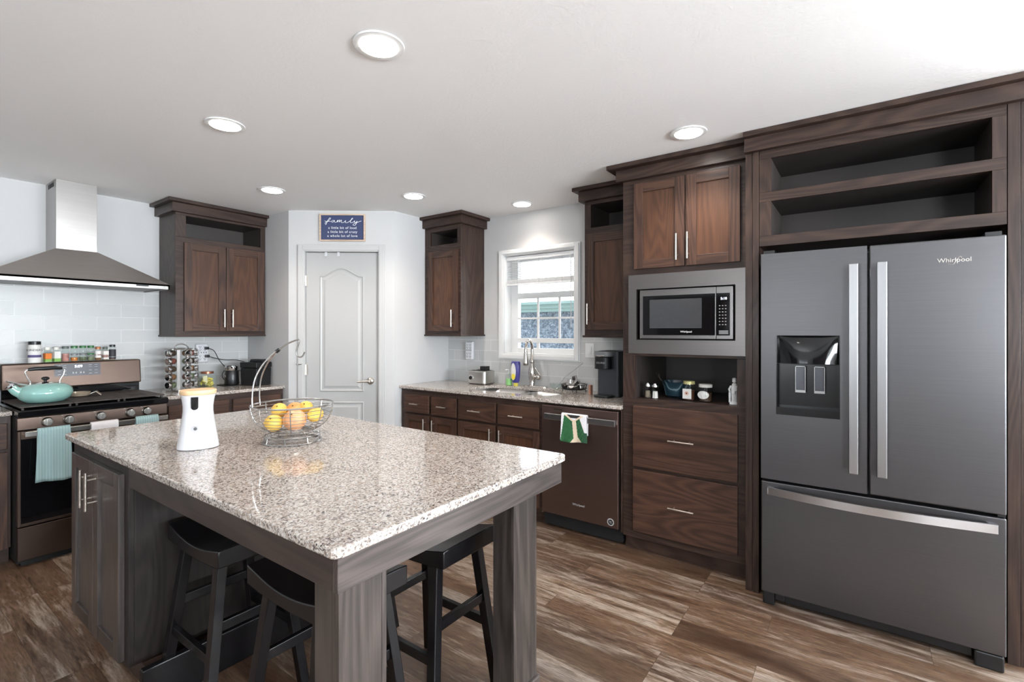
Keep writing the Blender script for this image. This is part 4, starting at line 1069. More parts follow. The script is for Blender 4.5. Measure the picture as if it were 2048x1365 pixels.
MB().box((hx0+.02, hy+.02, 1.712), (1.02, YB-.05, 1.728)).box((1.03, hy+.02, 1.712), (hx1-.02, YB-.05, 1.728)).build('filter', plain('hood_filter', (120, 118, 116), .4, .8), hd)
MB().box((1.30, hy-.0015, 1.719), (1.375, hy+.002, 1.731)).build('button_strip', BLACK, hd)
mb = MB()
for k in range(5): mb.box((.9122, 4.56+k*.03, 2.395), (.9132, 4.58+k*.03, 2.425))
mb.build('vent_slots', BLACKM, hd)

# left base cabinets and counters
lb = thing('base_cabinet', (1.86, 4.4, 0), 'dark wood base cabinet between range and pantry wall', 'base cabinet')
FY = 4.14
mb = MB(); fb(mb, 'Y', FY, 1.402, 2.328, .10, .889, -.02, 0, 1); fb(mb, 'Y', FY, 1.402, 1.42, .10, .889, -.62, -.02); fb(mb, 'Y', FY, 2.31, 2.328, .10, .889, -.62, -.02); fb(mb, 'Y', FY, 1.42, 2.31, .10, .118, -.62, -.02)
mb.build('cabinet_body', [WV, WX], lb, bevel=.001)
slab(lb, 'Y', FY, 1.45, 1.872, .69, .843, .13); slab(lb, 'Y', FY, 1.902, 2.30, .69, .843, .13)
shaker(lb, 'Y', FY, 1.45, 1.872, .13, .672, 1.84, .58); shaker(lb, 'Y', FY, 1.902, 2.30, .13, .672, 1.94, .58)
MB().box((1.41, FY+.06, 0), (2.32, FY+.075, .10)).build('toe_kick', WX, lb)
l2 = thing('base_cabinet', (.2, 4.4, 0), 'dark wood base cabinet at the left edge of the photo, left of the range', 'base cabinet')
mb = MB(); fb(mb, 'Y', FY, -.3, .638, .10, .889, -.62, 0, 0); mb.build('cabinet_body', [WV, WX], l2, bevel=.001)
slab(l2, 'Y', FY, .18, .622, .69, .843, .13); shaker(l2, 'Y', FY, .18, .622, .10, .672, .22, .58)
MB().box((-.3, FY+.06, 0), (.638, FY+.075, .10)).build('toe_kick', WX, l2)
c1 = MB().box((1.403, 4.105, .889), (2.329, YB-.009, .914)).build('countertop', STONE, bevel=.004); tag(c1, 'speckled granite worktop between range and pantry wall', 'countertop'); origin(c1, (1.86, 4.4, .889))
c2 = MB().box((-.3, 4.105, .889), (.640, YB-.009, .914)).build('countertop', STONE, bevel=.004); tag(c2, 'speckled granite worktop left of the range, at the photo edge', 'countertop'); origin(c2, (.2, 4.4, .889))

# pan leaning at left edge
pn = thing('frying_pan', (.60, 4.66, .914), 'black pan rim standing on the counter at the left photo edge', 'pan')
MB().lathe([(.001, .006), (.125, .004), (.14, .035), (.145, .037), (.13, 0), (.001, -.002)], (.492, 4.69, 1.06), 36, axis=(0, -1, .12)).build('pan_body', BLACK, pn)
MB().tube([(.492, 4.68, .93), (.492, 4.67, .926)], .012, 10).build('handle', BLACK, pn)

# spice carousel
rx, ry = 1.655, 4.455
cr_ = thing('spice_rack', (rx, ry, .914), 'steel revolving spice rack on the counter beside the range', 'spice rack')
MB().lathe([(.125, 0), (.125, .012), (.05, .02)], (rx, ry, .914), 8, rot=.3).build('base', SS, cr_)
MB().lathe([(.108, .330), (.112, .336), (.03, .344)], (rx, ry, .914), 8, rot=.3).build('top_plate', SS, cr_)
dC = Vector((-rx, -ry, 0)).normalized(); dS = Vector((0, 0, 1)).cross(dC)
def ring_pos(a, r): return Vector((rx, ry, 0))+(dC*math.cos(a)+dS*math.sin(a))*r
mb = MB()
for a in (math.radians(-12), math.radians(52), math.radians(150), math.radians(240)):
    p = ring_pos(a, .075); tgt = dC*math.cos(a)+dS*math.sin(a); mb.obox((p.x, p.y, .93), (p.x, p.y, 1.248), .020, .004, up=tgt)
mb.build('upright', SS, cr_)
MB().tube(smooth([(rx-.05*dS.x, ry-.05*dS.y, 1.25), (rx-.035*dS.x, ry-.035*dS.y, 1.275), (rx, ry, 1.288), (rx+.035*dS.x, ry+.035*dS.y, 1.275), (rx+.05*dS.x, ry+.05*dS.y, 1.25)], 4), .0045, 8).build('carry_handle', CHROME, cr_)
proto = None
DKS = plain('dark_spice', (70, 56, 44), .8, var=.4); cont = [HRB, BRN, DKS, RED, DKS]
for ai, (a, colname) in enumerate(((math.radians(-50), 'left'), (math.radians(26), 'front'), (math.radians(76), 'right'))):
    for k in range(5):
        row = ('bottom', 'fourth', 'middle', 'second', 'top')[k]
        z = .965+k*.0625
        d = dC*math.cos(a)+dS*math.sin(a); base = ring_pos(a, .052); base.z = z
        t = thing('spice_jar', (base.x, base.y, z), '%s jar in the %s column of the steel spice rack' % (row, colname), 'spice jar', 'jars in the steel spice rack')
        MB().lathe([(.022, 0), (.0255, .006), (.0255, .04), (.022, .048)], base, 18, axis=d).build('jar_body', cont[(k+ai) % 5] if False else JARG, t)
        MB().lathe([(.020, .004), (.0225, .008), (.0225, .036)], base, 14, axis=d).build('contents', cont[(k+ai*2) % 5], t)
        MB().lathe([(.0275, .046), (.0275, .062), (.024, .066), (.010, .067)], base, 20, axis=d).build('lid', CHROME, t)

# square glass jar of tea bags
def square_jar(x, y, z):
    t = thing('glass_jar', (x, y, z), 'square glass jar of yellow tea bags with copper lid', 'jar')
    rot = PI/4+.25
    MB().lathe([(.078, 0), (.082, .006), (.082, .088), (.07, .105), (.058, .108)], (x, y, z), 4, rot=rot, sm=False).build('jar_body', JARG, t, bevel=.01)
    MB().cyl((x, y, z+.108), .050, .018, 24).build('lid', plain('copper', (170, 110, 88), .3, .8), t)
    YL = plain('tea_bag_yellow', (214, 200, 108), .8, var=.3); mb = MB(); rnd = random.Random(3)
    for i in range(26):
        px_, py_, pz = x+rnd.uniform(-.036, .036), y+rnd.uniform(-.036, .036), z+.014+rnd.uniform(0, .05)
        a = rnd.uniform(0, PI); mb.obox((px_-.018*math.cos(a), py_-.018*math.sin(a), pz-.007), (px_+.018*math.cos(a), py_+.018*math.sin(a), pz+.007), .03, .003, up=(rnd.uniform(-1, 1), rnd.uniform(-1, 1), .4))
    tag(mb.build('tea_bags', YL, t), None, kind='stuff')
    d = Vector((-x, -y, 0)).normalized(); s_ = Vector((0, 0, 1)).cross(d); c = Vector((x, y, z+.065))+d*.049
    mb = MB().obox(c-s_*.008-Vector((0, 0, .028)), c-s_*.018+Vector((0, 0, .026)), .034, .002, up=d); mb.build('paper_tag', plain('cream_paper', (228, 220, 180), .7), t)
square_jar(1.925, 4.64, .914)

# outlet adapter with two plugs on the left wall
def adapter(name, P, ax, u0, u1, z0, z1, label):
    t = thing(name, fp(ax, P, (u0+u1)/2, z0, 0), label, 'outlet')
    mb = MB(); fb(mb, ax, P, u0, u1, z0, z1, 0, .035); mb.build('housing', plain('outlet_plastic', (214, 215, 219), .35), t, bevel=.012, seg=3)
    mb = MB(); W_ = u1-u0; s = -1 if ax == 'X' else 1
    for zz in (.2, .36, .68, .84):
        for uu in (.3, .7):
            c = u0+W_*uu; z = z0+(z1-z0)*zz
            fb(mb, ax, P-.035, c-.008, c-.005, z-.005, z+.004, 0, .001); fb(mb, ax, P-.035, c+.005, c+.008, z-.005, z+.004, 0, .001); fb(mb, ax, P-.035, c-.003, c+.003, z-.013, z-.008, 0, .001)
    for uu in (.2, .4, .6, .8):
        c = u0+W_*uu; fb(mb, ax, P-.035, c-.003, c+.003, z0+(z1-z0)*.5, z0+(z1-z0)*.56, 0, .001)
    mb.build('socket_slots', BLACKM, t)
    return t
adapter('outlet_adapter', YB-.008, 'Y', 1.872, 1.972, 1.115, 1.280, 'grey white multi outlet wall adapter with two black plugs, left wall')
adapter('outlet_adapter', XR-.008, 'X', 2.985, 3.075, 1.120, 1.292, 'white multi outlet wall adapter under the narrow wall cabinet')
sw = thing('light_switch', (XR-.008, 1.78, 1.235), 'white rocker light switch right of the window', 'light switch')
MB().box((XR-.013, 1.742, 1.178), (XR-.008, 1.819, 1.294)).build('plate', WTRIM, sw, bevel=.002); MB().box((XR-.018, 1.765, 1.203), (XR-.013, 1.796, 1.268)).build('rocker', WTRIM, sw, bevel=.002)

# black grinder and canister appliance
mt = MB().prism(rrect(1.99, 4.43, 2.12, 4.62, .01), .914, .918).build('trivet_mat', BLACKM); tag(mt, 'thin black mat under the coffee grinder', 'mat'); origin(mt, (2.08, 4.52, .914))
g_ = thing('coffee_grinder', (2.07, 4.51, .9182), 'small black electric coffee grinder with chrome top', 'coffee grinder')
MB().lathe([(.054, 0), (.058, .01), (.054, .125), (.052, .128)], (2.07, 4.51, .9182), 28).build('body', BLACK, g_)
MB().lathe([(.050, .128), (.053, .132), (.053, .165), (.047, .172)], (2.07, 4.51, .9182), 28).build('lid', CHROME, g_)
ap = thing('ice_cream_maker', (2.225, 4.36, .914), 'larger black countertop appliance with raised lid handle', 'appliance')
ap.name = 'countertop_appliance'
RT = .27
def ab(mb, x0, x1, y0, y1, z0, z1, k=1.0):
    c, s = math.cos(RT), math.sin(RT); pts = []
    for z, q in ((z0, 1), (z1, k)): pts.append([(2.205+x*q*c-y*q*s, 4.36+x*q*s+y*q*c, .914+z) for x, y in ((x0, y0), (x1, y0), (x1, y1), (x0, y1))])
    mb.hexa(pts[0], pts[1]); return mb
ab(MB(), -.078, .078, -.09, .09, 0, .155, 1.04).build('body', BLACK, ap, bevel=.008)
ab(MB(), -.084, .084, -.096, .096, .157, .205, 1.0).build('lid', BLACK, ap, bevel=.006)
ab(MB(), -.02, .055, -.098, .06, .205, .228, .8).build('lid_handle', BLACK, ap, bevel=.006)
# plugs + cords
def cord(name, pts, label, plug):
    t = thing(name, pts[0], label, 'power cord')
    MB().tube(smooth(pts, 5), .0032, 8).build('cable', BLACKM, t)
    MB().box((plug[0]-.016, plug[1]-.030, plug[2]-.012), (plug[0]+.016, plug[1], plug[2]+.012)).build('plug', BLACK, t, bevel=.005)
PY = YB-.044
cord('power_cord', [(1.965, PY-.02, 1.237), (2.0, PY-.04, 1.215), (2.035, PY-.06, 1.13), (2.07, PY-.1, 1.07), (2.12, PY-.10, 1.05), (2.19, PY-.12, 1.03)], 'black cord curving down from the upper plug of the wall adapter', (1.950, PY, 1.240))
cord('power_cord', [(1.965, PY-.02, 1.168), (2.01, PY-.04, 1.15), (2.08, PY-.08, 1.132), (2.15, PY-.12, 1.130), (2.20, PY-.18, 1.11), (2.21, PY-.24, 1.09)], 'black cord running right from the lower plug of the wall adapter', (1.955, PY, 1.170))
t = MB().tube(smooth([(2.12, 4.60, 1.05), (2.05, 4.60, 1.04), (2.03, 4.60, .99), (2.06, 4.57, .94), (2.115, 4.556, .93)], 5), .0032, 8).build('power_cord', BLACKM); tag(t, 'looped black cord behind the coffee grinder', 'power cord')

# ------------------------------------------------------------------ island top things
# pet camera
fxp, fyp = .885, 2.215
pc = thing('pet_camera', (fxp, fyp, .914), 'white treat tossing pet camera with round bamboo lid on the island', 'pet camera')
dC2 = Vector((-fxp, -fyp, 0)).normalized(); dS2 = Vector((0, 0, 1)).cross(dC2)
def sect(prof, n=40, pw_=2.6, ky=.86):
    mb = MB(); V = []
    for r, h in prof:
        for k in range(n):
            a = 2*PI*k/n; ca, sa = math.cos(a), math.sin(a)
            q = (abs(ca)**pw_+abs(sa)**pw_)**(-1/pw_); p = Vector((fxp, fyp, .914+h))+dS2*(r*q*ca)+dC2*(r*ky*q*sa); V.append(p)
    Fc = []
    for i in range(len(prof)-1):
        for k in range(n): l = (k+1) % n; Fc.append((i*n+k, i*n+l, (i+1)*n+l, (i+1)*n+k))
    Fc.append(tuple(range(n))[::-1]); Fc.append(tuple((len(prof)-1)*n+k for k in range(n)))
    return mb.add(V, Fc, 0, True)
sect([(.070, 0), (.0745, .003), (.0735, .012), (.066, .06), (.0575, .115), (.0535, .15), (.0535, .17), (.0565, .195), (.0615, .218)], pw_=2.3).build('body', WHITEP, pc)
sect([(.073, -.0), (.0732, .0028)], pw_=2.3).build('base_pad', BLACK, pc)
BAMB = wood('bamboo', 'X', (206, 172, 132), (222, 188, 148), (232, 200, 162), .45)
sect([(.0615, .2185), (.0645, .222), (.0655, .234), (.0635, .237)], pw_=2.0, ky=.95).build('lid', BAMB, pc, ang=50)
def on_front(h, off, r): return Vector((fxp, fyp, .914+h))+dS2*off+dC2*r
Cw = []
for a in range(13): t_ = PI+PI*a/12; Cw.append((.0125*math.cos(t_), .172+.0125*math.sin(t_)))
Cw += [(.0125, .212), (-.0125, .212)]
mb = MB()
def rf(h):
    pr = [(0, .0745*.86), (.06, .066*.86), (.115, .0575*.86), (.15, .0535*.86), (.17, .0535*.86), (.195, .0565*.86), (.218, .0615*.86)]
    for (a, b), (c, d) in zip(pr, pr[1:]):
        if a <= h <= c: return b+(d-b)*(h-a)/(c-a)
    return .05
n = len(Cw)
mb.add([on_front(h, -.012+u, rf(h)+.0012) for u, h in Cw]+[on_front(h, -.012+u, rf(h)-.004) for u, h in Cw], [tuple(range(n))]+[(i, (i+1) % n, n+(i+1) % n, n+i) for i in range(n)])
mb.build('camera_window', BLACKG, pc)
nrm = (dC2+Vector((0, 0, .14))).normalized()
c = on_front(.085, -.012, rf(.085)-.001)
MB().lathe([(.0155, 0), (.0155, .0022), (.0125, .0022), (.0115, -.001)], c, 28, axis=nrm).build('treat_opening_ring', plain('light_grey', (196, 196, 198), .3), pc)
MB().lathe([(.0115, .0015), (.0115, .0026)], c, 24, axis=nrm).build('treat_opening', plain('mid_grey', (150, 150, 152), .35), pc)
MB().lathe([(.0062, .0026), (.0062, .0036)], c+dS2*.002, 20, axis=nrm).build('treat_slot', BLACK, pc)
text('brand_lettering', 'Furbo', .020, plain('lettering_grey', (176, 178, 190), .4), pc, plane_M(on_front(.014, -.012, rf(.014)+.0012), dS2, (dC2*-.12+Vector((0, 0, 1)))), depth=.0008)

# wire fruit basket
bx_, by_ = 1.175, 2.01
fbk = thing('fruit_basket', (bx_, by_, .914), 'round wire fruit basket with a banana hook on the island', 'fruit basket')
WIRE = plain('basket_wire', (172, 170, 168), .25, .9)
def circ(r, z, n=40, dz=0): return [(bx_+r*math.cos(2*PI*k/n), by_+r*math.sin(2*PI*k/n), .914+z) for k in range(n)]
mb = MB(); RR, zr, zb_ = .165, .160, .050
mb.tube(circ(RR, zr), .0038, 8, True)
def br_(t): return (.075+(RR-.075)*math.sin(t*PI/2)**.85, zb_+(zr-zb_)*(1-math.cos(t*PI/2))**.9)
for i in range(9):
    t = (i+.35)/9.3; r, z = br_(t); mb.tube(circ(r, z), .0014, 5, True)
for k in range(8):
    a = 2*PI*k/8+.2; mb.tube([(bx_+br_(t)[0]*math.cos(a), by_+br_(t)[0]*math.sin(a), .914+br_(t)[1]) for t in [i/8 for i in range(9)]], .0022, 6)
for k in range(-3, 4):
    q = math.sqrt(max(0, .075**2-(k*.02)**2)); mb.tube([(bx_+k*.02, by_-q, .914+zb_), (bx_+k*.02, by_+q, .914+zb_)], .0014, 5)
mb.build('bowl', WIRE, fbk)
mb = MB()
for r, z, q in ((.116, .0035, .0034), (.112, .018, .0014), (.110, .030, .0034), (.098, .034, .0014), (.086, .040, .0014), (.075, .047, .0026)): mb.tube(circ(r, z), q, 6, True)
for k in range(8):
    a = 2*PI*k/8; mb.tube([(bx_+.116*math.cos(a), by_+.116*math.sin(a), .9175), (bx_+.110*math.cos(a), by_+.110*math.sin(a), .944), (bx_+.075*math.cos(a), by_+.075*math.sin(a), .961)], .0018, 5)
mb.build('base', WIRE, fbk)
# hook: two wires from the rim joining into one
dR = Vector((math.sin(YAW), -math.cos(YAW), 0))   # to the right in the photo
cB = Vector((bx_, by_, .914)); fw_ = Vector((math.cos(YAW), math.sin(YAW), 0))
def hb_(r, z, d=0): return cB+dR*r+fw_*d+Vector((0, 0, z))
mb = MB()
for s_ in (-1, 1):
    mb.tube(smooth([hb_(-.158, .150, .032*s_), hb_(-.160, .20, .03*s_), hb_(-.150, .27, .026*s_), hb_(-.122, .33, .018*s_), hb_(-.085, .375, .008*s_), hb_(-.062, .395, .003*s_)], 4), .0034, 8)
mb.tube(smooth([hb_(-.07, .388), hb_(-.03, .418), hb_(.012, .436), hb_(.026, .438), (hb_(.026, .424)), hb_(.016, .39), hb_(.022, .367), hb_(.040, .366), hb_(.052, .385)], 4), .0034, 8)
mb.build('banana_hook', WIRE, fbk)
MB().tube([hb_(-.072, .386), hb_(-.058, .397)], .008, 10).build('hook_clip', BLACK, fbk)
# fruit
LEM = plain('lemon_skin', (222, 180, 84), .4, bumpy=.4, var=.08); ORN = plain('orange_skin', (214, 146, 84), .42, bumpy=.5, var=.08); PCH = plain('grapefruit_skin', (222, 160, 114), .42, bumpy=.4, var=.12)
NAV = plain('stem_brown', (120, 96, 40), .7)
def fruit(name, off, r, mat, label, cat, el=1.0, stem=True):
    c = hb_(off[0], off[1], off[2]); t = thing(name, c, label, cat, 'citrus fruit in the wire basket')
    if el > 1:
        prof = [(max(.0005, r*math.sin(PI*i/12)), -r*el*math.cos(PI*i/12)) for i in range(13)]; prof[0] = (.003, -r*el*1.06); prof[-1] = (.004, r*el*1.08)
        MB().lathe(prof, c, 24, axis=(.8, .3, .15)).build('skin', mat, t)
        MB().sphere(c+Vector((.8, .3, .15)).normalized()*r*el*1.06, .004, 8).build('stem_end', NAV, t)
    else:
        MB().sphere(c, r, 28, .96).build('skin', mat, t); MB().lathe([(.004, 0), (.003, .002)], c+(Vector((-.5, -.4, .55)).normalized()*(r*.985)), 8, axis=(-.5, -.4, .55)).build('stem_end', NAV, t)
fruit('lemon', (-.062, .085, -.045), .038, LEM, 'yellow lemon at the lower left of the basket, in front', 'lemon')
fruit('lemon', (-.070, .128, .025), .034, LEM, 'yellow lemon at the upper left of the basket, behind', 'lemon')
fruit('grapefruit', (.022, .096, -.03), .047, PCH, 'large peach coloured grapefruit in the front centre of the basket', 'grapefruit')
fruit('orange', (-.012, .125, .050), .037, ORN, 'orange behind the grapefruit and between the lemons', 'orange')
fruit('lemon', (.030, .135, .065), .030, LEM, 'yellow lemon at the top centre behind the grapefruit', 'lemon')
fruit('lemon', (.095, .112, .008), .030, LEM, 'oval yellow lemon at the right side of the basket', 'lemon', 1.35)

# ------------------------------------------------------------------ right counter things
# steel rectangular compost/toaster bin
tb = thing('steel_canister', (3.46, 2.80, .914), 'small steel toaster shaped box with round dial left of the sink', 'toaster')
tb.name = 'toaster'
SILV = brushed('toaster_steel', (196, 194, 190), .3, 'Y')
MB().prism(rrect(3.37, 2.705, 3.53, 2.915, .03), .920, 1.035).build('body', SILV, tb, bevel=.008)
MB().prism(rrect(3.38, 2.715, 3.52, 2.905, .03), .914, .920).build('base', BLACK, tb)
MB().lathe([(.024, 0), (.024, .006), (.019, .007)], (3.371, 2.862, .972), 24, axis=(-1, 0, 0)).build('dial_ring', CHROME, tb); MB().lathe([(.017, .006), (.016, .013)], (3.371, 2.862, .972), 24, axis=(-1, 0, 0)).build('dial', BLACK, tb)
MB().box((3.40, 2.72, 1.036), (3.425, 2.88, 1.038)).box((3.47, 2.72, 1.036), (3.495, 2.88, 1.038)).build('slots', BLACKM, tb)
sp_ = thing('sponge_holder', (3.45, 2.77, 1.0385), 'small black box lying on top of the steel toaster', 'box')
MB().box((3.42, 2.735, 1.0385), (3.48, 2.80, 1.075)).build('box', BLACK, sp_, bevel=.003); MB().box((3.44, 2.80, 1.05), (3.46, 2.835, 1.062)).build('clip', NICKEL, sp_)
# hand soap
hs = thing('soap_dispenser', (3.50, 2.535, .914), 'clear pump bottle of green hand soap left of the purple bottle', 'soap')
MB().lathe([(.028, 0), (.030, .005), (.030, .075), (.02, .095), (.012, .10)], (3.50, 2.535, .914), 24, sy=1.1).build('bottle', JARG, hs); MB().lathe([(.027, .003), (.027, .058)], (3.50, 2.535, .914), 20).build('soap', plain('green_soap', (150, 208, 130), .3), hs)
MB().cyl((3.50, 2.535, 1.012), .012, .012, 16).tube([(3.50, 2.535, 1.02), (3.50, 2.535, 1.048), (3.485, 2.545, 1.052), (3.47, 2.553, 1.048)], .005, 8).build('pump', plain('clear_pump', (214, 220, 218), .2), hs)
# purple bottle
pb = thing('cleaner_bottle', (3.49, 2.455, .914), 'purple and white dish soap bottle with yellow label by the faucet', 'bottle')
PUR = plain('violet_plastic', (70, 66, 140), .3)
def sy_prof(prof, x, y, z, mat, name, n=28): return MB().lathe(prof, (x, y, z), n, sx=.62, sy=1).build(name, mat, pb)
sy_prof([(.030, .028), (.036, .045), (.043, .10), (.046, .16), (.044, .20), (.040, .212), (.02, .215)], 3.49, 2.455, .914, PUR, 'bottle_body')
sy_prof([(.020, 0), (.022, .003), (.020, .026), (.028, .030)], 3.49, 2.455, .914, plain('yellow_cap', (224, 210, 90), .4), 'cap')
def oval(cy, cz, ry_, rz, x, mat, name, par, n=28):
    mb = MB(); mb.add([(x+6.0*(ry_*math.cos(2*PI*k/n)+cy-2.455)**2, cy+ry_*math.cos(2*PI*k/n), cz+rz*math.sin(2*PI*k/n)) for k in range(n)], [tuple(range(n))]); o = mb.build(name, mat, par); s = o.modifiers.new('s', 'SOLIDIFY'); s.thickness = .0015; return o
oval(2.462, .914+.125, .027, .075, 3.4605, LBW, 'label', pb); oval(2.460, .914+.082, .020, .026, 3.4590, plain('label_yellow', (236, 214, 70), .5), 'label_accent', pb)
text('label_lettering', 'soap', .022, PUR, pb, MX(3.4575, 2.462, .914+.14)) if False else None
# wire rack with coffee pods and scoop
wb = thing('wire_basket', (3.42, 1.86, .914), 'black wire basket of coffee pods and clear bowl beside the coffee maker', 'basket')
mb = MB()
def c2(cx, cy, r, z, n=28, e=1): return [(cx+r*math.cos(2*PI*k/n), cy+e*r*math.sin(2*PI*k/n), z) for k in range(n)]
for r, z in ((.085, .935), (.09, .945), (.095, .972)): mb.tube(c2(3.43, 1.85, r, z, e=1.1), .0025, 6, True)
for k in range(14):
    a = 2*PI*k/14; mb.tube([(3.43+.085*math.cos(a), 1.85+.0935*math.sin(a), .935), (3.43+.095*math.cos(a), 1.85+.1045*math.sin(a), .972)], .0018, 5)
for a in (.6, 2.2, 3.8, 5.2): mb.tube([(3.43+.08*math.cos(a), 1.85+.088*math.sin(a), .935), (3.43+.088*math.cos(a), 1.85+.095*math.sin(a), .9165)], .003, 6).sphere((3.43+.088*math.cos(a), 1.85+.095*math.sin(a), .9185), .0045, 8)
for k in range(-3, 4): mb.tube([(3.43+k*.022, 1.85-.085, .936), (3.43+k*.022, 1.85+.085, .936)], .0018, 5)
mb.build('wire_frame', BLACK, wb)
rnd = random.Random(5)
podm = [plain('pod_dark', (50, 46, 46), .3), plain('pod_foil', (206, 204, 202), .25, .5)]
pods = []
pos = [(3.39, 1.80, .954), (3.44, 1.80, .954), (3.40, 1.85, .954), (3.45, 1.85, .956), (3.42, 1.90, .954), (3.47, 1.90, .954), (3.41, 1.82, .986), (3.45, 1.83, .99), (3.43, 1.87, .99), (3.43, 1.845, 1.020), (3.39, 1.91, .956), (3.40, 1.865, .992)]
for i, (x, y, z) in enumerate(pos):
    ax_ = Vector((rnd.uniform(-1, .2), rnd.uniform(-.6, .6), rnd.uniform(-.2, .9))).normalized()
    t = thing('coffee_pod', (x, y, z), 'black and silver coffee pod in the wire basket pile', 'coffee pod', 'coffee pods in the wire basket')
    MB().lathe([(.015, -.016), (.020, .012), (.0215, .013)], (x, y, z), 14, axis=ax_).build('cup', podm[i % 2 if i % 3 else 0], t)
    MB().lathe([(.0235, .013), (.0235, .0145)], (x, y, z), 14, axis=ax_).build('foil_lid', podm[1], t)
gb = MB().lathe([(.020, .0), (.045, .02), (.052, .055), (.051, .055), (.043, .022), (.001, .003)], (3.43, 2.012, .9145), 24).build('glass_bowl', JARG); tag(gb, 'small clear glass bowl left of the coffee pods', 'bowl')
spn = MB().tube([(3.43, 2.02, .935), (3.44, 1.93, 1.03), (3.46, 1.79, 1.14)], [.006, .005, .006], 8).build('scoop', plain('clear_grey', (186, 188, 190), .25)); tag(spn, 'long grey scoop handle sticking up from the glass bowl', 'scoop')
cc = MB().box((3.325, 1.655, .914), (3.365, 1.672, .985)).build('copper_packet', plain('copper_pack', (176, 130, 108), .4, .4), bevel=.002); tag(cc, 'thin copper coloured packet against the coffee maker', 'packet')
# coffee maker
cm = thing('coffee_maker', (3.36, 1.52, .914), 'black single serve coffee maker at the right end of the sink counter', 'coffee maker')
CMG = plain('dark_slate_plastic', (56, 58, 64), .35)
MB().prism(rrect(3.30, 1.415, 3.52, 1.59, .02), .914, 1.245).build('tower', CMG, cm, bevel=.004)
MB().prism(rrect(3.215, 1.455, 3.32, 1.585, .045), 1.118, 1.205).build('brew_head', BLACK, cm, bevel=.006)
MB().prism(rrect(3.215, 1.452, 3.40, 1.588, .045), 1.207, 1.245).build('brew_lid', GREYP, cm, bevel=.006)
MB().tube([(3.214, 1.49, 1.215), (3.205, 1.52, 1.213), (3.214, 1.55, 1.215)], .005, 8).build('lid_handle', CHROME, cm)
MB().prism(rrect(3.205, 1.445, 3.32, 1.59, .05), .914, .930).build('drip_tray', BLACK, cm, bevel=.004)
MB().prism(rrect(3.45, 1.32, 3.55, 1.412, .02), .935, 1.235).build('water_tank', JARG, cm)
MB().prism(rrect(3.45, 1.32, 3.55, 1.412, .02), 1.235, 1.252).build('tank_lid', BLACK, cm); MB().prism(rrect(3.44, 1.31, 3.55, 1.414, .02), .914, .935).build('tank_base', BLACK, cm)
text('brand_lettering', 'KEURIG', .019, TXTG, cm, MX(3.2145, 1.52, 1.163), depth=.0008)

# ------------------------------------------------------------------ niche things (shelf of the tall cabinet)
NZ = .9682
def shaker_jar(y, x, cont, label):
    t = thing('shaker', (x, y, NZ), label, 'shaker', 'salt and pepper shakers in the niche')
    MB().lathe([(.024, 0), (.025, .003), (.020, .062), (.017, .072)], (x, y, NZ), 6, rot=.3, sm=False).build('jar_body', JARG, t)
    MB().lathe([(.019, .003), (.016, .045)], (x, y, NZ), 6, rot=.3, sm=False).build('contents', cont, t)
    MB().lathe([(.019, .070), (.020, .082), (.012, .095), (.004, .097)], (x, y, NZ), 18).build('lid', CHROME, t)
shaker_jar(1.105, 3.03, plain('ground_pepper', (120, 106, 92), .8, var=.4), 'glass pepper shaker, leftmost thing in the niche')
shaker_jar(1.055, 3.02, plain('salt', (222, 214, 210), .8), 'glass salt shaker with steel top beside the pepper')
bk = thing('bucket', (3.18, .965, NZ), 'dark teal ribbed bucket with wire handle in the niche', 'bucket')
TEAL = NT('teal_enamel'); v = TEAL.coords((1, 1, 1)); wv2 = TEAL.n('ShaderNodeTexWave'); wv2.inputs['Scale'].default_value = 9; wv2.inputs['Distortion'].default_value = 6; TEAL.l(v, wv2.inputs['Vector'])
TEAL.l(TEAL.ramp(wv2.outputs['Fac'], [(.0, (34, 54, 66)), (.85, (48, 76, 88)), (.97, (120, 140, 146))]), TEAL.b.inputs['Base Color']); TEAL.set(Roughness=.25); TEAL = TEAL.mat
MB().lathe([(.055, 0), (.075, .012), (.092, .095), (.096, .10), (.09, .10), (.072, .016), (.001, .01)], (3.18, .968, NZ), 32).build('pail', TEAL, bk)
MB().tube(smooth([(3.17, 1.058, 1.062), (3.15, 1.075, 1.088), (3.12, 1.085, 1.118)], 4), .003, 8).tube([(3.17, 1.058, 1.062), (3.155, 1.07, 1.075), (3.135, 1.072, 1.115)], .002, 6).build('wire_handle', NICKEL, bk)
jar('preserve_jar', 3.07, .862, NZ, .037, .118, 'jar of dark preserve with yellow lid and square white label', 'jar', plain('yellow_tin', (206, 200, 140), .35, .3), JARG, plain('dark_jam', (92, 56, 40), .5), .018, None, neck=.9, lidr=.93)
lbx = MB().box((3.0315, .838, NZ+.012), (3.0330, .890, NZ+.072)).build('square_label_tmp', LBW); 
pj = [o for o in C.objects if o.name.startswith('preserve_jar')][0]
lbx.name = 'paper_label'; lbx.data.transform(MW[pj].inverted()); lbx.parent = pj
f1 = MB().lathe([(.012, 0), (.012, .0006)], (3.0313, .866, NZ+.045), 16, 0, axis=(-1, 0, 0)).lathe([(.004, .0006), (.004, .001)], (3.0313, .866, NZ+.045), 12, 1, axis=(-1, 0, 0)).build('label_flower', [plain('flower_orange', (214, 170, 150), .6), TXTK], pj)
jar('candle_jar', 3.07, .765, NZ, .041, .105, 'jar with white screw lid and oval white label in the niche', 'jar', plain('white_screw_lid', (222, 218, 212), .45), JARG, plain('dark_honey', (84, 60, 46), .5), .018, None, neck=.93, lidr=.95)
cj = [o for o in C.objects if o.name.startswith('candle_jar')][0]
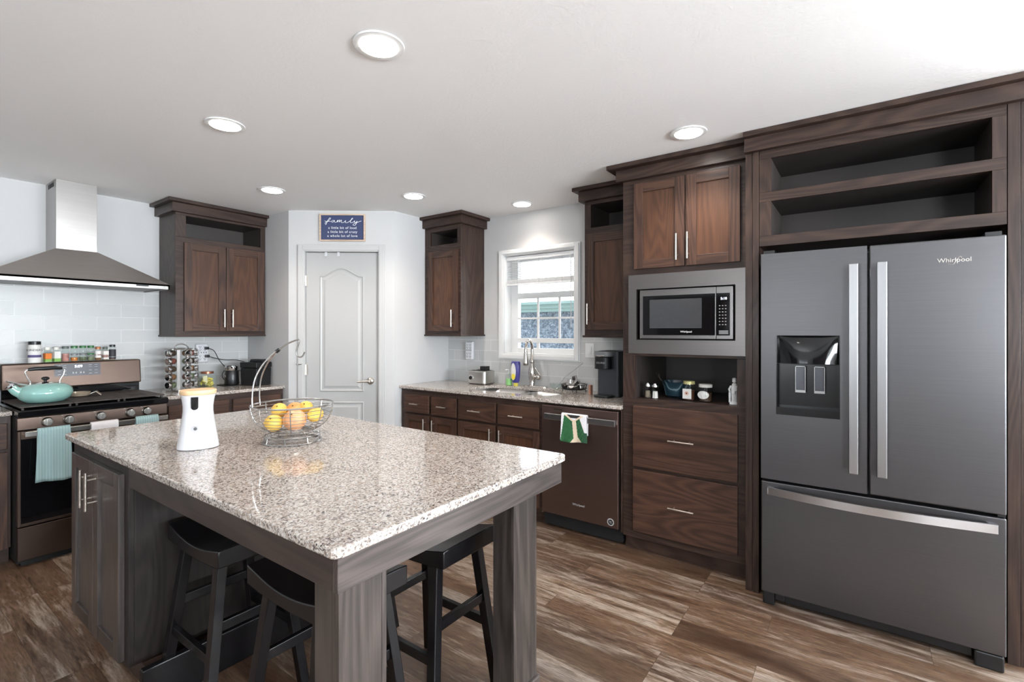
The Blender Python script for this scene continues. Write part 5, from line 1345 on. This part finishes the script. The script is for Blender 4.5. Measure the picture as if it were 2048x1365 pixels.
n = 28; mb = MB(); mb.add([(3.0265+9*(.033*math.cos(2*PI*k/n))**2, .770+.033*math.cos(2*PI*k/n), NZ+.042+.024*math.sin(2*PI*k/n)) for k in range(n)], [tuple(range(n))])
o = mb.build('oval_label', LBW, cj); s_ = o.modifiers.new('s', 'SOLIDIFY'); s_.thickness = .001
# figurine
fg = thing('figurine', (3.05, .600, NZ), 'small white standing figurine at the right end of the niche', 'figurine')
mb = MB().box((3.03, .578, NZ), (3.075, .622, NZ+.014))
mb.lathe([(.018, .014), (.016, .03), (.019, .06), (.020, .085), (.017, .105), (.012, .118), (.008, .122)], (3.052, .600, NZ), 16, sx=.9)
mb.sphere((3.050, .600, NZ+.134), .0125, 14).lathe([(.014, .143), (.011, .149), (.004, .153)], (3.050, .600, NZ), 14)
mb.tube([(3.045, .617, NZ+.105), (3.035, .626, NZ+.085), (3.028, .618, NZ+.072)], .006, 8).tube([(3.045, .583, NZ+.105), (3.036, .576, NZ+.088), (3.028, .583, NZ+.076)], .006, 8).box((3.022, .592, NZ+.062), (3.034, .610, NZ+.078)).box((3.035, .618, NZ+.010), (3.05, .628, NZ+.075))
mb.build('statue', WHITEM, fg)

# baseboards
bb = MB().box((.0, -.014, 0), (DU0-.065, 0, .09)).box((.84, -.014, 0), (PL, 0, .09)).build('baseboard_pantry', TRIM, bevel=.002); bb.location = P0; bb.rotation_euler = (0, 0, PA); struct(bb)

# hutch reflected in the microwave, and unseen bookcase added to darken the refrigerator reflection
def hutch(y0, y1, h, label):
    t = thing('hutch', (-3.4, (y0+y1)/2, 0), label, 'hutch')
    MB().box((XL+.01, y0, .06), (-3.15, y1, .86)).box((XL+.01, y0+.03, .86), (-3.28, y1-.03, h-.08)).build('body', WV, t, bevel=.004)
    MB().box((XL+.01, y0-.03, h-.08), (-3.22, y1+.03, h)).build('crown_moulding', WY, t, bevel=.01)
    MB().box((XL+.02, y0+.03, 0), (-3.2, y1-.03, .06)).build('base', WY, t)
    n = 3; w_ = (y1-y0)/n
    for k in range(n):
        MB().box((-3.15, y0+k*w_+.015, .09), (-3.132, y0+(k+1)*w_-.015, .83)).build('door', WV, t, bevel=.003)
        MB().box((-3.28, y0+.03+k*(w_-.02)+.015, .92), (-3.262, y0+.03+(k+1)*(w_-.02)-.015, h-.12)).build('door', WV, t, bevel=.003)
hutch(1.95, 3.2, 2.02, 'dark wood hutch across the room, reflected in the microwave window')
hutch(-1.95, .05, 2.1, 'added dark wood bookcase across the room, darkening the refrigerator reflection')
